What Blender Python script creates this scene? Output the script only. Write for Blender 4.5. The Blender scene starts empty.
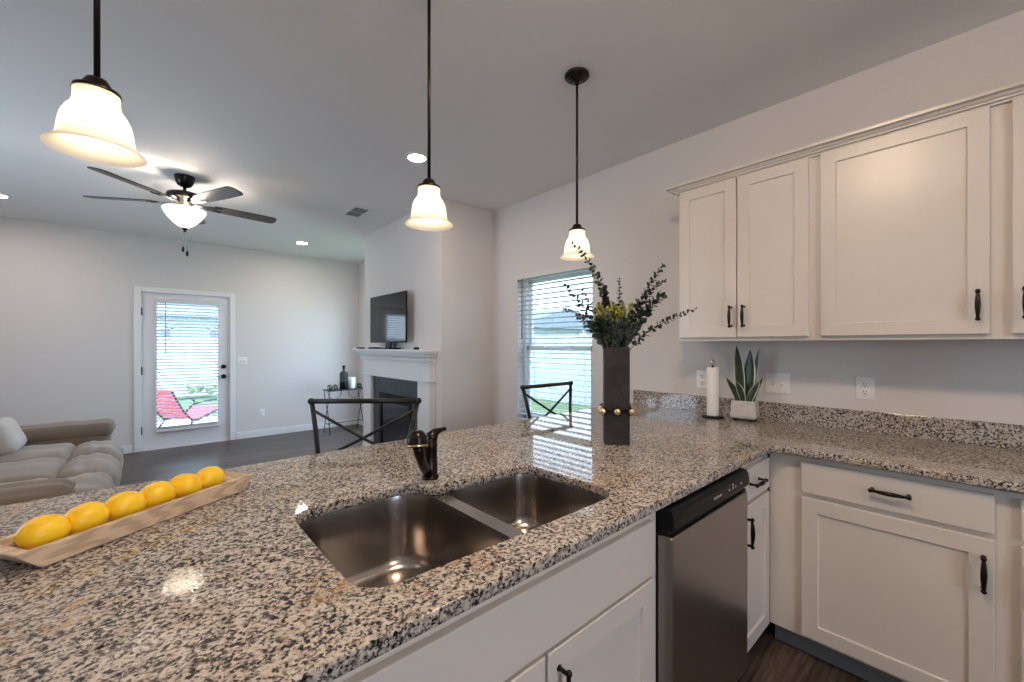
import bpy, bmesh, math, random
from mathutils import Vector, Matrix
R = math.radians
random.seed(7)
C = bpy.context.scene.collection
sc = bpy.context.scene

# ------------------------------------------------------------------ camera
cam_d = bpy.data.cameras.new('camera')
cam_d.sensor_width = 36.0
cam_d.lens = 412.0 / 1024 * 36
cam_d.shift_y = 4.0 / 1024
cam_d.clip_start = 0.02
cam = bpy.data.objects.new('camera', cam_d)
cam.location = (0, 0, 1.349)
cam.rotation_euler = (R(90), 0, R(-41.69))
C.objects.link(cam)
sc.camera = cam

# ------------------------------------------------------------------ world, exposure
sc.view_settings.view_transform = 'Standard'
sc.view_settings.look = 'None'
sc.view_settings.exposure = 2.15
sc.view_settings.gamma = 1.0
sc.view_settings.use_curve_mapping = False
sc.cycles.use_denoising = True
sc.cycles.max_bounces = 12
sc.cycles.diffuse_bounces = 6
sc.cycles.glossy_bounces = 4
sc.cycles.transparent_max_bounces = 16
sc.cycles.sample_clamp_indirect = 6.0
sc.cycles.caustics_reflective = False
sc.cycles.caustics_refractive = False
w = bpy.data.worlds.new('sky'); sc.world = w; w.use_nodes = True
nt = w.node_tree; nt.nodes.clear()
wo = nt.nodes.new('ShaderNodeOutputWorld'); bg = nt.nodes.new('ShaderNodeBackground')
tc = nt.nodes.new('ShaderNodeTexCoord'); sp = nt.nodes.new('ShaderNodeSeparateXYZ'); rp = nt.nodes.new('ShaderNodeValToRGB')
rp.color_ramp.elements[0].position = 0.0; rp.color_ramp.elements[0].color = (0.68, 0.84, 1.0, 1)
rp.color_ramp.elements[1].position = 0.7; rp.color_ramp.elements[1].color = (0.50, 0.72, 1.0, 1)
nt.links.new(tc.outputs['Generated'], sp.inputs[0]); nt.links.new(sp.outputs['Z'], rp.inputs[0])
nt.links.new(rp.outputs[0], bg.inputs[0]); nt.links.new(bg.outputs[0], wo.inputs[0])
bg.inputs[1].default_value = 3.0

def portal(name, loc, rot, sx, sy):
    d = bpy.data.lights.new(name, 'AREA'); d.shape = 'RECTANGLE'; d.size = sx; d.size_y = sy
    d.cycles.is_portal = True
    o = bpy.data.objects.new(name, d); o.location = loc; o.rotation_euler = rot; C.objects.link(o)
portal('window_portal', (2.90, 2.535, 1.32), (0, R(90), 0), 1.42, 0.91)
portal('window_portal', (2.90, 5.825, 1.30), (0, R(90), 0), 2.0, 1.15)
portal('window_portal', (-2.47, 4.0, 1.40), (0, R(-90), 0), 1.40, 1.20)
portal('window_portal', (-.1, -3.37, 1.45), (R(90), 0, 0), 1.25, 1.30)
portal('door_portal', (0.4375, 7.19, 1.085), (R(-90), 0, 0), 0.66, 1.63)

# ------------------------------------------------------------------ materials
def mat(name, col, rough=0.5, metal=0.0, spec=0.5, **kw):
    m = bpy.data.materials.new(name); m.use_nodes = True
    b = m.node_tree.nodes['Principled BSDF']
    b.inputs['Base Color'].default_value = (*col, 1)
    b.inputs['Roughness'].default_value = rough
    b.inputs['Metallic'].default_value = metal
    b.inputs['Specular IOR Level'].default_value = spec
    for k, v in kw.items(): b.inputs[k.replace('_', ' ')].default_value = v
    return m
def nodes(m): return m.node_tree, m.node_tree.nodes['Principled BSDF']
def N(t, kind, **kw):
    n = t.nodes.new(kind)
    for k, v in kw.items(): setattr(n, k, v)
    return n
def mathn(t, op, a, b):
    n = N(t, 'ShaderNodeMath', operation=op)
    for i, x in enumerate((a, b)):
        if hasattr(x, 'links'): t.links.new(x, n.inputs[i])
        else: n.inputs[i].default_value = x
    return n.outputs[0]
def ramp(t, fac, stops, interp='LINEAR'):
    r = N(t, 'ShaderNodeValToRGB'); cr = r.color_ramp; cr.interpolation = interp
    while len(cr.elements) < len(stops): cr.elements.new(0.5)
    for e, (p, c) in zip(cr.elements, stops): e.position = p; e.color = (*c, 1)
    t.links.new(fac, r.inputs[0]); return r.outputs[0]
def noise(t, vec, scale, detail=2, rough=0.5):
    n = N(t, 'ShaderNodeTexNoise'); n.inputs['Scale'].default_value = scale
    n.inputs['Detail'].default_value = detail; n.inputs['Roughness'].default_value = rough
    t.links.new(vec, n.inputs['Vector']); return n
def coords(t, scale=(1, 1, 1)):
    c = N(t, 'ShaderNodeTexCoord'); mp = N(t, 'ShaderNodeMapping'); mp.inputs['Scale'].default_value = scale
    t.links.new(c.outputs['Object'], mp.inputs['Vector']); return mp.outputs[0]
def bump(t, b, h, strength=0.2, dist=0.002):
    n = N(t, 'ShaderNodeBump'); n.inputs['Strength'].default_value = strength; n.inputs['Distance'].default_value = dist
    t.links.new(h, n.inputs['Height']); t.links.new(n.outputs[0], b.inputs['Normal'])
def mottled(name, c1, c2, scale, rough=0.5, metal=0.0, spec=0.5, bmp=0.0, stretch=(1, 1, 1), detail=3):
    m = mat(name, c1, rough, metal, spec); t, b = nodes(m)
    n = noise(t, coords(t, stretch), scale, detail)
    t.links.new(ramp(t, n.outputs[0], [(0.3, c1), (0.7, c2)]), b.inputs['Base Color'])
    if bmp: bump(t, b, n.outputs[0], bmp)
    return m

M = {}
M['wall'] = mottled('wall_paint', (0.635, 0.60, 0.585), (0.65, 0.615, 0.60), 60, 0.75, bmp=0.04)
M['ceiling'] = mottled('ceiling_paint', (0.78, 0.755, 0.745), (0.79, 0.765, 0.755), 80, 0.85, bmp=0.05)
M['trim'] = mat('white_trim', (0.74, 0.73, 0.73), 0.4)
M['door'] = mat('door_paint', (0.70, 0.69, 0.71), 0.42)
M['cab'] = mottled('cabinet_paint', (0.66, 0.61, 0.565), (0.67, 0.62, 0.575), 30, 0.30)
M['cab_in'] = mat('cabinet_shadow_face', (0.60, 0.555, 0.515), 0.45)
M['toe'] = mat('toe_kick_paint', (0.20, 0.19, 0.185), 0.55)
M['bronze'] = mat('dark_bronze', (0.016, 0.011, 0.009), 0.26, 0.6)
M['black'] = mat('black_plastic', (0.006, 0.006, 0.007), 0.36, 0, 0.2)
M['blackmetal'] = mottled('black_iron', (0.018, 0.016, 0.016), (0.03, 0.027, 0.026), 60, 0.42, 0.5)
M['plate'] = mat('plate_plastic', (0.80, 0.78, 0.765), 0.35)
M['platedim'] = mat('plate_shadow_plastic', (0.50, 0.47, 0.45), 0.4)
M['slot'] = mat('slot_dark', (0.012, 0.011, 0.010), 0.7)
M['louver'] = mat('vent_louver_grey', (0.22, 0.21, 0.21), 0.6)  # dark grey puts the shade between the slots into the louver colour
M['vinyl'] = mat('window_vinyl', (0.77, 0.80, 0.82), 0.35)
M['slat'] = mat('blind_slat', (0.56, 0.58, 0.60), 0.5)
M['cord'] = mat('blind_cord', (0.6, 0.6, 0.6), 0.7)
M['valance'] = mat('blind_rail', (0.66, 0.63, 0.61), 0.45)
M['wand'] = mat('blind_wand', (0.13, 0.13, 0.15), 0.3)

def glass_mat(name, tint=(1, 1, 1), gloss=0.06):
    m = bpy.data.materials.new(name); m.use_nodes = True; t = m.node_tree; t.nodes.clear()
    o = N(t, 'ShaderNodeOutputMaterial'); mx = N(t, 'ShaderNodeMixShader'); tr = N(t, 'ShaderNodeBsdfTransparent'); gl = N(t, 'ShaderNodeBsdfGlossy')
    lw = N(t, 'ShaderNodeLayerWeight'); lw.inputs[0].default_value = 0.5
    fr = N(t, 'ShaderNodeMath', operation='ADD'); t.links.new(mathn(t, 'MULTIPLY', mathn(t, 'POWER', lw.outputs['Facing'], 5.0), 0.9), fr.inputs[0]); fr.inputs[1].default_value = 0.03
    tr.inputs[0].default_value = (*tint, 1); gl.inputs['Roughness'].default_value = 0.02
    t.links.new(fr.outputs[0], mx.inputs[0]); t.links.new(tr.outputs[0], mx.inputs[1]); t.links.new(gl.outputs[0], mx.inputs[2])
    t.links.new(mx.outputs[0], o.inputs[0]); return m
M['glass'] = glass_mat('window_glass', (0.95, 0.98, 1.0))
M['tinted'] = glass_mat('tinted_window_glass', (0.63, 0.635, 0.635))  # tint added to dim the bright outdoors behind the blind
M['doorglass'] = glass_mat('door_glass', (0.76, 0.765, 0.77))  # added grey tint holds back the outdoor brightness through the door
M['greenglass'] = glass_mat('bottle_glass', (0.30, 0.37, 0.38))
M['clearglass'] = glass_mat('clear_glass', (0.97, 0.98, 0.99))

def emit(name, col, s):
    m = bpy.data.materials.new(name); m.use_nodes = True; b = m.node_tree.nodes['Principled BSDF']
    b.inputs['Base Color'].default_value = (*col, 1); b.inputs['Emission Color'].default_value = (*col, 1); b.inputs['Emission Strength'].default_value = s
    return m
M['can_lens'] = emit('lit_downlight_lens', (1.0, 0.86, 0.74), 64)
M['dome'] = emit('lit_dome_glass', (1.0, 0.74, 0.52), 21)

def frosted(name, tint, trans):
    m = bpy.data.materials.new(name); m.use_nodes = True; t = m.node_tree; t.nodes.clear()
    o = N(t, 'ShaderNodeOutputMaterial'); mx = N(t, 'ShaderNodeMixShader'); tl = N(t, 'ShaderNodeBsdfTranslucent'); df = N(t, 'ShaderNodeBsdfPrincipled')
    df.inputs['Base Color'].default_value = (*tint, 1); df.inputs['Roughness'].default_value = 0.25; tl.inputs[0].default_value = (*tint, 1)
    mx.inputs[0].default_value = trans
    t.links.new(df.outputs[0], mx.inputs[1]); t.links.new(tl.outputs[0], mx.inputs[2]); t.links.new(mx.outputs[0], o.inputs[0]); return m
M['shade'] = frosted('frosted_shade_glass', (0.92, 0.88, 0.80), 0.6)
_b = [n for n in M['shade'].node_tree.nodes if n.type == 'BSDF_PRINCIPLED'][0]
_b.inputs['Emission Color'].default_value = (1, .82, .60, 1); _b.inputs['Emission Strength'].default_value = .12  # faint glow put into the shade glass to lift its dim rim
M['bowl'] = frosted('frosted_bowl_glass', (0.94, 0.92, 0.88), 0.6)
M['bulb'] = emit('lit_bulb', (1.0, 0.80, 0.58), 1.4)

def granite():
    m = mat('speckled_granite', (0.5, 0.45, 0.4), 0.045, 0, 0.36); t, b = nodes(m)
    c = coords(t)
    wob = noise(t, c, 90, 2)
    add = N(t, 'ShaderNodeVectorMath', operation='SCALE'); t.links.new(wob.outputs['Color'], add.inputs[0]); add.inputs['Scale'].default_value = 0.012
    vec = N(t, 'ShaderNodeVectorMath', operation='ADD'); t.links.new(c, vec.inputs[0]); t.links.new(add.outputs[0], vec.inputs[1])
    v1 = N(t, 'ShaderNodeTexVoronoi'); v1.inputs['Scale'].default_value = 205; t.links.new(vec.outputs[0], v1.inputs['Vector'])
    s1 = N(t, 'ShaderNodeSeparateColor'); t.links.new(v1.outputs['Color'], s1.inputs[0])
    n1 = noise(t, c, 108, 4, 0.62); n2 = noise(t, c, 14, 2)
    val = mathn(t, 'ADD', mathn(t, 'MULTIPLY', s1.outputs[0], 0.42), mathn(t, 'MULTIPLY', n1.outputs[0], 0.95))
    val = mathn(t, 'ADD', val, mathn(t, 'MULTIPLY', n2.outputs[0], 0.16))
    col = ramp(t, val, [(0.0, (0.014, 0.013, 0.014)), (0.55, (0.012, 0.011, 0.012)), (0.61, (0.050, 0.046, 0.046)), (0.68, (0.150, 0.134, 0.127)),
                        (0.75, (0.31, 0.275, 0.245)), (0.88, (0.47, 0.425, 0.375)), (1.0, (0.54, 0.495, 0.445))])
    # ochre veins of the stone
    n3 = noise(t, c, 3.2, 3); msk = ramp(t, n3.outputs[0], [(0.565, (0, 0, 0)), (0.70, (1, 1, 1))])
    n4 = noise(t, c, 55, 2); msk2 = ramp(t, n4.outputs[0], [(0.48, (0, 0, 0)), (0.6, (0.75, 0.75, 0.75))])
    mm = N(t, 'ShaderNodeMix', data_type='RGBA', blend_type='MULTIPLY'); mm.inputs[0].default_value = 1
    t.links.new(msk, mm.inputs[6]); t.links.new(msk2, mm.inputs[7])
    mx = N(t, 'ShaderNodeMix', data_type='RGBA', blend_type='MIX'); t.links.new(mm.outputs[2], mx.inputs[0]); t.links.new(col, mx.inputs[6]); mx.inputs[7].default_value = (0.42, 0.27, 0.13, 1)
    t.links.new(mx.outputs[2], b.inputs['Base Color'])
    return m
M['granite'] = granite()

def wood_floor():
    m = mat('dark_plank_floor', (0.1, 0.08, 0.07), 0.34, 0, 0.3); t, b = nodes(m)
    c = N(t, 'ShaderNodeTexCoord').outputs['Object']
    br = N(t, 'ShaderNodeTexBrick'); br.inputs['Scale'].default_value = 1.0; br.inputs['Brick Width'].default_value = 1.22; br.inputs['Row Height'].default_value = 0.15
    br.inputs['Mortar Size'].default_value = 0.0012; br.inputs['Color1'].default_value = (0.85, 0.85, 0.85, 1); br.inputs['Color2'].default_value = (0.35, 0.35, 0.35, 1); br.inputs['Mortar'].default_value = (0, 0, 0, 1)
    br.offset = 0.37; t.links.new(c, br.inputs['Vector'])
    g = noise(t, coords(t, (3, 45, 1)), 1.6, 6, 0.62); g2 = noise(t, coords(t, (1.2, 7, 1)), 2.0, 3)
    f = mathn(t, 'ADD', mathn(t, 'MULTIPLY', g.outputs[0], 0.75), mathn(t, 'MULTIPLY', g2.outputs[0], 0.5))
    col = ramp(t, f, [(0.36, (0.030, 0.018, 0.013)), (0.56, (0.085, 0.058, 0.046)), (0.70, (0.15, 0.113, 0.094)), (0.85, (0.22, 0.18, 0.155))])
    mx = N(t, 'ShaderNodeMix', data_type='RGBA', blend_type='MULTIPLY'); mx.inputs[0].default_value = 0.7
    t.links.new(col, mx.inputs[6]); t.links.new(br.outputs['Color'], mx.inputs[7]); t.links.new(mx.outputs[2], b.inputs['Base Color'])
    bump(t, b, br.outputs['Fac'], -0.25, 0.001)
    return m
M['floor'] = wood_floor()

def brushed(name, col, stretch, rough=0.3):
    m = mat(name, col, rough, 1.0); t, b = nodes(m)
    n = noise(t, coords(t, stretch), 1.0, 4, 0.6)
    t.links.new(ramp(t, n.outputs[0], [(0.3, tuple(x * 0.9 for x in col)), (0.7, col)]), b.inputs['Base Color'])
    bump(t, b, n.outputs[0], 0.05, 0.0008)
    return m
M['steel'] = brushed('brushed_steel', (0.46, 0.42, 0.39), (260, 6, 6), 0.21)
M['dwsteel'] = brushed('dishwasher_steel', (0.40, 0.37, 0.35), (4, 4, 300), 0.30)
M['chrome'] = mat('chrome', (0.55, 0.55, 0.56), 0.15, 1.0)
M['gold'] = mat('brushed_gold', (0.72, 0.56, 0.34), 0.22, 1.0)
M['slate'] = mottled('slate_tile', (0.030, 0.035, 0.042), (0.052, 0.060, 0.070), 12, 0.5, 0, 0.35, detail=6)
M['firebox'] = mat('firebox_black', (0.008, 0.009, 0.011), 0.6, 0, 0.25)
M['fireglass'] = mat('firebox_glass', (0.008, 0.009, 0.012), 0.16, 0, 0.35)
M['screen'] = mat('tv_screen', (0.008, 0.009, 0.012), 0.07, 0, 0.4)
M['vase'] = mottled('dark_vase_ceramic', (0.020, 0.0185, 0.020), (0.040, 0.037, 0.039), 28, 0.6, 0, 0.25, bmp=0.12, detail=5)
M['leaf'] = mottled('eucalyptus_leaf', (0.012, 0.020, 0.015), (0.030, 0.045, 0.036), 40, 0.5)
M['leafblue'] = mottled('blue_green_leaf', (0.018, 0.034, 0.032), (0.12, 0.16, 0.14), 45, 0.5)
M['leafyellow'] = mottled('yellow_green_leaf', (0.12, 0.14, 0.02), (0.52, 0.49, 0.12), 60, 0.5)
M['stem'] = mat('stem_brown', (0.06, 0.05, 0.03), 0.7)
M['paper'] = mottled('white_paper', (0.80, 0.77, 0.73), (0.86, 0.83, 0.79), 90, 0.85, bmp=0.1)
M['pot'] = mottled('whitewashed_pot', (0.62, 0.58, 0.55), (0.42, 0.39, 0.36), 30, 0.7, bmp=0.15, stretch=(0.6, 0.6, 4), detail=4)
M['soil'] = mottled('potting_soil', (0.03, 0.02, 0.015), (0.07, 0.05, 0.035), 200, 0.95)
M['snake'] = mottled('snake_plant_green', (0.008, 0.018, 0.009), (0.035, 0.06, 0.03), 50, 0.35)
M['snake_edge'] = mat('snake_plant_margin', (0.62, 0.62, 0.48), 0.45)
M['blade'] = mottled('fan_blade_wood', (0.045, 0.028, 0.022), (0.085, 0.055, 0.045), 10, 0.35, stretch=(1, 12, 1))
def wood_tray():
    m = mat('pale_wood', (0.6, 0.4, 0.22), 0.45); t, b = nodes(m)
    wv = N(t, 'ShaderNodeTexWave'); wv.inputs['Scale'].default_value = 6; wv.inputs['Distortion'].default_value = 9; wv.inputs['Detail'].default_value = 3; wv.inputs['Detail Scale'].default_value = 1.3
    t.links.new(coords(t, (0.7, 3, 6)), wv.inputs['Vector'])
    t.links.new(ramp(t, wv.outputs[0], [(0.2, (0.42, 0.32, 0.225)), (0.8, (0.58, 0.46, 0.34))]), b.inputs['Base Color']); return m
M['traywood'] = wood_tray()
def lemon_mat():
    m = mat('lemon_skin', (0.9, 0.5, 0.03), 0.38); t, b = nodes(m)
    n = noise(t, coords(t), 260, 2); n2 = noise(t, coords(t), 14, 2)
    t.links.new(ramp(t, n2.outputs[0], [(0.3, (0.90, 0.52, 0.008)), (0.7, (0.94, 0.62, 0.02))]), b.inputs['Base Color'])
    bump(t, b, n.outputs[0], 0.25, 0.001); return m
M['lemon'] = lemon_mat()
M['nub'] = mat('lemon_tip', (0.62, 0.36, 0.03), 0.6)
def fabric(name, c1, c2):
    m = mat(name, c1, 0.9, 0, 0.2, Sheen_Weight=0.3); t, b = nodes(m)
    n = noise(t, coords(t), 4, 4); n2 = noise(t, coords(t), 300, 2)
    t.links.new(ramp(t, n.outputs[0], [(0.3, c1), (0.7, c2)]), b.inputs['Base Color']); bump(t, b, n2.outputs[0], 0.15, 0.001); return m
M['sofa'] = fabric('sofa_microfibre', (0.26, 0.225, 0.19), (0.34, 0.30, 0.26))
M['sofaarm'] = fabric('sofa_arm_microfibre', (0.19, 0.15, 0.115), (0.24, 0.19, 0.155))
M['pillow'] = fabric('pillow_fabric', (0.50, 0.48, 0.46), (0.56, 0.54, 0.52))
M['seatpad'] = fabric('stool_seat_fabric', (0.30, 0.26, 0.22), (0.36, 0.32, 0.27))
def grass_mat():
    m = mat('lawn', (0.1, 0.2, 0.05), 0.9); t, b = nodes(m); n = noise(t, coords(t), 9, 6)
    t.links.new(ramp(t, n.outputs[0], [(0.3, (0.09, 0.14, 0.05)), (0.7, (0.19, 0.25, 0.10))]), b.inputs['Base Color']); return m
M['grass'] = grass_mat()
M['concrete'] = mottled('patio_concrete', (0.50, 0.49, 0.47), (0.58, 0.57, 0.55), 14, 0.85)
M['fence'] = mat('white_fence_vinyl', (0.62, 0.64, 0.65), 0.5)
M['siding'] = mat('house_siding', (0.42, 0.48, 0.53), 0.7)
M['roofing'] = mottled('roof_shingle', (0.22, 0.25, 0.29), (0.30, 0.33, 0.37), 9, 0.9)
M['bush'] = mottled('bush_leaves', (0.30, 0.31, 0.18), (0.46, 0.44, 0.30), 8, 0.8)
def sling():
    m = mat('red_sling_fabric', (0.6, 0.08, 0.1), 0.7); t, b = nodes(m)
    wv = N(t, 'ShaderNodeTexWave'); wv.inputs['Scale'].default_value = 9; t.links.new(coords(t), wv.inputs['Vector'])
    t.links.new(ramp(t, wv.outputs[0], [(0.4, (0.62, 0.06, 0.09)), (0.6, (0.72, 0.16, 0.17))]), b.inputs['Base Color']); return m
M['sling'] = sling()
M['dimpane'] = mat('daylit_pane', (0.16, 0.20, 0.24), 0.15)
M['candle'] = mat('candle_wax', (0.85, 0.83, 0.78), 0.5, 0, 0.5, Subsurface_Weight=0.3)
M['logo'] = mat('panel_lettering', (0.55, 0.54, 0.52), 0.4)

# ------------------------------------------------------------------ mesh helpers
class MB:
    def __init__(s): s.bm = bmesh.new()
    def _f(s, vs, m, sm=False):
        try:
            f = s.bm.faces.new(vs); f.material_index = m; f.smooth = sm; return f
        except ValueError: return None
    def box(s, x0, x1, y0, y1, z0, z1, m=0):
        v = [s.bm.verts.new((x, y, z)) for z in (z0, z1) for (x, y) in ((x0, y0), (x1, y0), (x1, y1), (x0, y1))]
        for q in ((3, 2, 1, 0), (4, 5, 6, 7), (0, 1, 5, 4), (1, 2, 6, 5), (2, 3, 7, 6), (3, 0, 4, 7)): s._f([v[i] for i in q], m)
        return s
    def tube(s, pts, r, n=8, m=0, closed=False):
        pts = [Vector(p) for p in pts]; k = len(pts); rs = r if isinstance(r, (list, tuple)) else [r] * k
        rings = []; up = None
        for i, p in enumerate(pts):
            if closed: d = (pts[(i + 1) % k] - pts[i - 1])
            else: d = pts[min(i + 1, k - 1)] - pts[max(i - 1, 0)]
            d.normalize()
            if up is None: up = d.orthogonal().normalized()
            else:
                up = up - d * up.dot(d)
                up = up.normalized() if up.length > 1e-6 else d.orthogonal().normalized()
            q = d.cross(up)
            rings.append([s.bm.verts.new(p + (up * math.cos(2 * math.pi * j / n) + q * math.sin(2 * math.pi * j / n)) * rs[i]) for j in range(n)])
        for i in range(k if closed else k - 1):
            a, b = rings[i], rings[(i + 1) % k]
            for j in range(n): s._f([a[j], a[(j + 1) % n], b[(j + 1) % n], b[j]], m, True)
        if not closed:
            s._f(rings[0][::-1], m); s._f(rings[-1], m)
        return s
    def lathe(s, prof, c=(0, 0, 0), n=24, m=0, mtx=None, caps=True):
        mtx = mtx or Matrix(); c = Vector(c); rings = []
        for (r, z) in prof:
            if r < 1e-6: rings.append([s.bm.verts.new(c + mtx @ Vector((0, 0, z)))])
            else: rings.append([s.bm.verts.new(c + mtx @ Vector((r * math.cos(2 * math.pi * j / n), r * math.sin(2 * math.pi * j / n), z))) for j in range(n)])
        for a, b in zip(rings, rings[1:]):
            for j in range(n):
                if len(a) == 1 and len(b) == 1: continue
                if len(a) == 1: s._f([a[0], b[(j + 1) % n], b[j]], m, True)
                elif len(b) == 1: s._f([a[j], a[(j + 1) % n], b[0]], m, True)
                else: s._f([a[j], a[(j + 1) % n], b[(j + 1) % n], b[j]], m, True)
        if caps:
            if len(rings[0]) > 1: s._f(rings[0][::-1], m)
            if len(rings[-1]) > 1: s._f(rings[-1], m)
        return s
    def ball(s, c, r, m=0, n=14, sc3=(1, 1, 1), mtx=None):
        k = n // 2; mt = (mtx or Matrix()) @ Matrix.Diagonal((*sc3, 1))
        return s.lathe([(r * math.sin(math.pi * i / k) if 0 < i < k else 0, -r * math.cos(math.pi * i / k)) for i in range(k + 1)], c, n, m, mt)
    def prism(s, poly, z0, z1, m=0, mtx=None):
        mtx = mtx or Matrix()
        a = [s.bm.verts.new(mtx @ Vector((x, y, z0))) for x, y in poly]; b = [s.bm.verts.new(mtx @ Vector((x, y, z1))) for x, y in poly]
        s._f(a[::-1], m); s._f(b, m); n = len(poly)
        for i in range(n): s._f([a[i], a[(i + 1) % n], b[(i + 1) % n], b[i]], m)
        return s
    def rbox(s, c, size, r, n=6, m=0, bulge=0.0, jit=0.0, mtx=None, fn=None):
        """box with soft rounded edges"""
        c = Vector(c); hx, hy, hz = [q / 2 for q in size]; mtx = mtx or Matrix(); vs = {}
        def vert(p):
            key = tuple(round(q, 5) for q in p)
            if key in vs: return vs[key]
            q = Vector((p[0] * hx, p[1] * hy, p[2] * hz))
            inn = Vector((max(-hx + r, min(hx - r, q.x)), max(-hy + r, min(hy - r, q.y)), max(-hz + r, min(hz - r, q.z))))
            d = q - inn
            o = inn + d.normalized() * r if d.length > 1e-9 else q
            if bulge:
                k = (1 - p[0] ** 4) * (1 - p[1] ** 4)
                o.z += bulge * k * (1 if p[2] > 0 else 0.3 * -1)
            if fn: o = fn(o, p)
            v = s.bm.verts.new(c + mtx @ o); vs[key] = v; return v
        def steps(h):
            e = max(2, 4); a = [-1 + (r / h) * (1 - math.cos(math.pi / 2 * i / e)) for i in range(e)] if r < h else []
            lo = -1 + r / h; mid = [lo + (-2 * lo) * i / n for i in range(n + 1)] if r < h else [-1 + 2 * i / n for i in range(n + 1)]
            return a + mid + [-x for x in a[::-1]]
        sx, sy, sz = steps(hx), steps(hy), steps(hz)
        for ax, (u, v) in enumerate(((sy, sz), (sz, sx), (sx, sy))):
            for side in (-1, 1):
                for i in range(len(u) - 1):
                    for j in range(len(v) - 1):
                        q = []
                        for (a, b) in ((u[i], v[j]), (u[i + 1], v[j]), (u[i + 1], v[j + 1]), (u[i], v[j + 1])):
                            p = [0, 0, 0]; p[ax] = side; p[(ax + 1) % 3] = a; p[(ax + 2) % 3] = b; q.append(vert(p))
                        s._f(q if side > 0 else q[::-1], m, True)
        return s
    def obj(s, name, mats, parent=None, bevel=0.0, seg=2, smooth=None, loc=None, rot=None):
        bmesh.ops.recalc_face_normals(s.bm, faces=s.bm.faces[:])
        me = bpy.data.meshes.new(name); s.bm.to_mesh(me); s.bm.free()
        for k in (mats if isinstance(mats, (list, tuple)) else [mats]): me.materials.append(M[k])
        o = bpy.data.objects.new(name, me); C.objects.link(o)
        if parent is not None: o.parent = parent
        if loc is not None: o.location = loc
        if rot is not None: o.rotation_euler = rot
        if bevel:
            b = o.modifiers.new('edge', 'BEVEL'); b.width = bevel; b.segments = seg; b.limit_method = 'ANGLE'; b.angle_limit = R(40)
            b.harden_normals = False
        if smooth:
            for p in me.polygons: p.use_smooth = True
            me.set_sharp_from_angle(angle=R(smooth))
        return o

def thing(name, label, cat, loc=(0, 0, 0), rotz=0.0, group=None):
    o = bpy.data.objects.new(name, None); o.empty_display_size = 0.05; C.objects.link(o)
    o.location = loc; o.rotation_euler = (0, 0, rotz); return tag(o, label, cat, group)
def tag(o, label, cat, group=None):
    o['label'] = label; o['category'] = cat
    if group: o['group'] = group
    return o
def struct(o): o['kind'] = 'structure'; return o
def dup(root, loc=None, rotz=None, label=None):
    def cp(o, par):
        c = o.copy(); C.objects.link(c)
        if par is not None: c.parent = par
        for ch in [x for x in kids if x.parent == o]: cp(ch, c)
        return c
    kids = list(root.children_recursive)
    r = cp(root, None)
    if loc is not None: r.location = loc
    if rotz is not None: r.rotation_euler = (0, 0, rotz)
    if label: r['label'] = label
    return r
def curve_mesh(name, outlines, z0, z1, edge):
    """slab with holes and eased edges from 2D outlines"""
    cu = bpy.data.curves.new(name, 'CURVE'); cu.dimensions = '2D'; cu.fill_mode = 'BOTH'
    cu.extrude = (z1 - z0) / 2 - edge; cu.bevel_depth = edge; cu.bevel_resolution = 2; cu.offset = -edge
    for pts in outlines:
        s = cu.splines.new('POLY'); s.points.add(len(pts) - 1); s.use_cyclic_u = True
        for p, (x, y) in zip(s.points, pts): p.co = (x, y, 0, 1)
    t = bpy.data.objects.new(name, cu); C.objects.link(t)
    dg = bpy.context.evaluated_depsgraph_get(); dg.update()
    me = bpy.data.meshes.new_from_object(t.evaluated_get(dg)); bpy.data.objects.remove(t); bpy.data.curves.remove(cu)
    for v in me.vertices: v.co.z += (z0 + z1) / 2
    return me
def arc(cx, cy, r, a0, a1, n=8):
    return [(cx + r * math.cos(R(a0 + (a1 - a0) * i / n)), cy + r * math.sin(R(a0 + (a1 - a0) * i / n))) for i in range(n + 1)]

# ------------------------------------------------------------------ room shell
WX, BY, CZ = 2.73, 7.01, 2.743           # right wall, back wall, ceiling
LX, FY = -2.3, -3.2                      # left wall, wall behind the kitchen
struct(MB().box(LX - .15, WX + .15, FY - .15, BY + .15, -.10, 0).obj('floor', 'floor'))
struct(MB().box(LX - .15, WX + .15, FY - .15, BY + .15, CZ, CZ + .1).obj('ceiling', 'ceiling'))
WIN = [(2.08, 2.99, .61, 2.03), (5.25, 6.40, .30, 2.30)]
b = MB(); y = FY
for (y0, y1, z0, z1) in WIN:
    b.box(WX, WX + .15, y, y0, 0, CZ); b.box(WX, WX + .15, y0, y1, 0, z0); b.box(WX, WX + .15, y0, y1, z1, CZ); y = y1
b.box(WX, WX + .15, y, BY + .15, 0, CZ); struct(b.obj('wall_right', 'wall'))
DX0, DX1, DZ = -.046, .905, 2.03
b = MB(); b.box(LX, DX0, BY, BY + .15, 0, CZ); b.box(DX1, WX, BY, BY + .15, 0, CZ); b.box(DX0, DX1, BY, BY + .15, DZ, CZ); struct(b.obj('wall_back', 'wall'))
b = MB(); b.box(LX - .15, LX, FY, 3.4, 0, CZ); b.box(LX - .15, LX, 4.6, BY + .15, 0, CZ); b.box(LX - .15, LX, 3.4, 4.6, 0, .70); b.box(LX - .15, LX, 3.4, 4.6, 2.10, CZ)
struct(b.obj('wall_left', 'wall'))
b = MB(); b.box(LX - .15, -.725, FY - .15, FY, 0, CZ); b.box(.525, WX + .15, FY - .15, FY, 0, CZ); b.box(-.725, .525, FY - .15, FY, 0, .80); b.box(-.725, .525, FY - .15, FY, 2.10, CZ)
struct(b.obj('wall_front', 'wall'))
struct(MB().box(2.10, WX, 3.36, 5.19, 0, CZ).obj('wall_chimney', 'wall'))
struct(MB().box(-.75, WX, 1.26, 1.36, 0, .884).obj('wall_peninsula', 'wall'))
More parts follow.
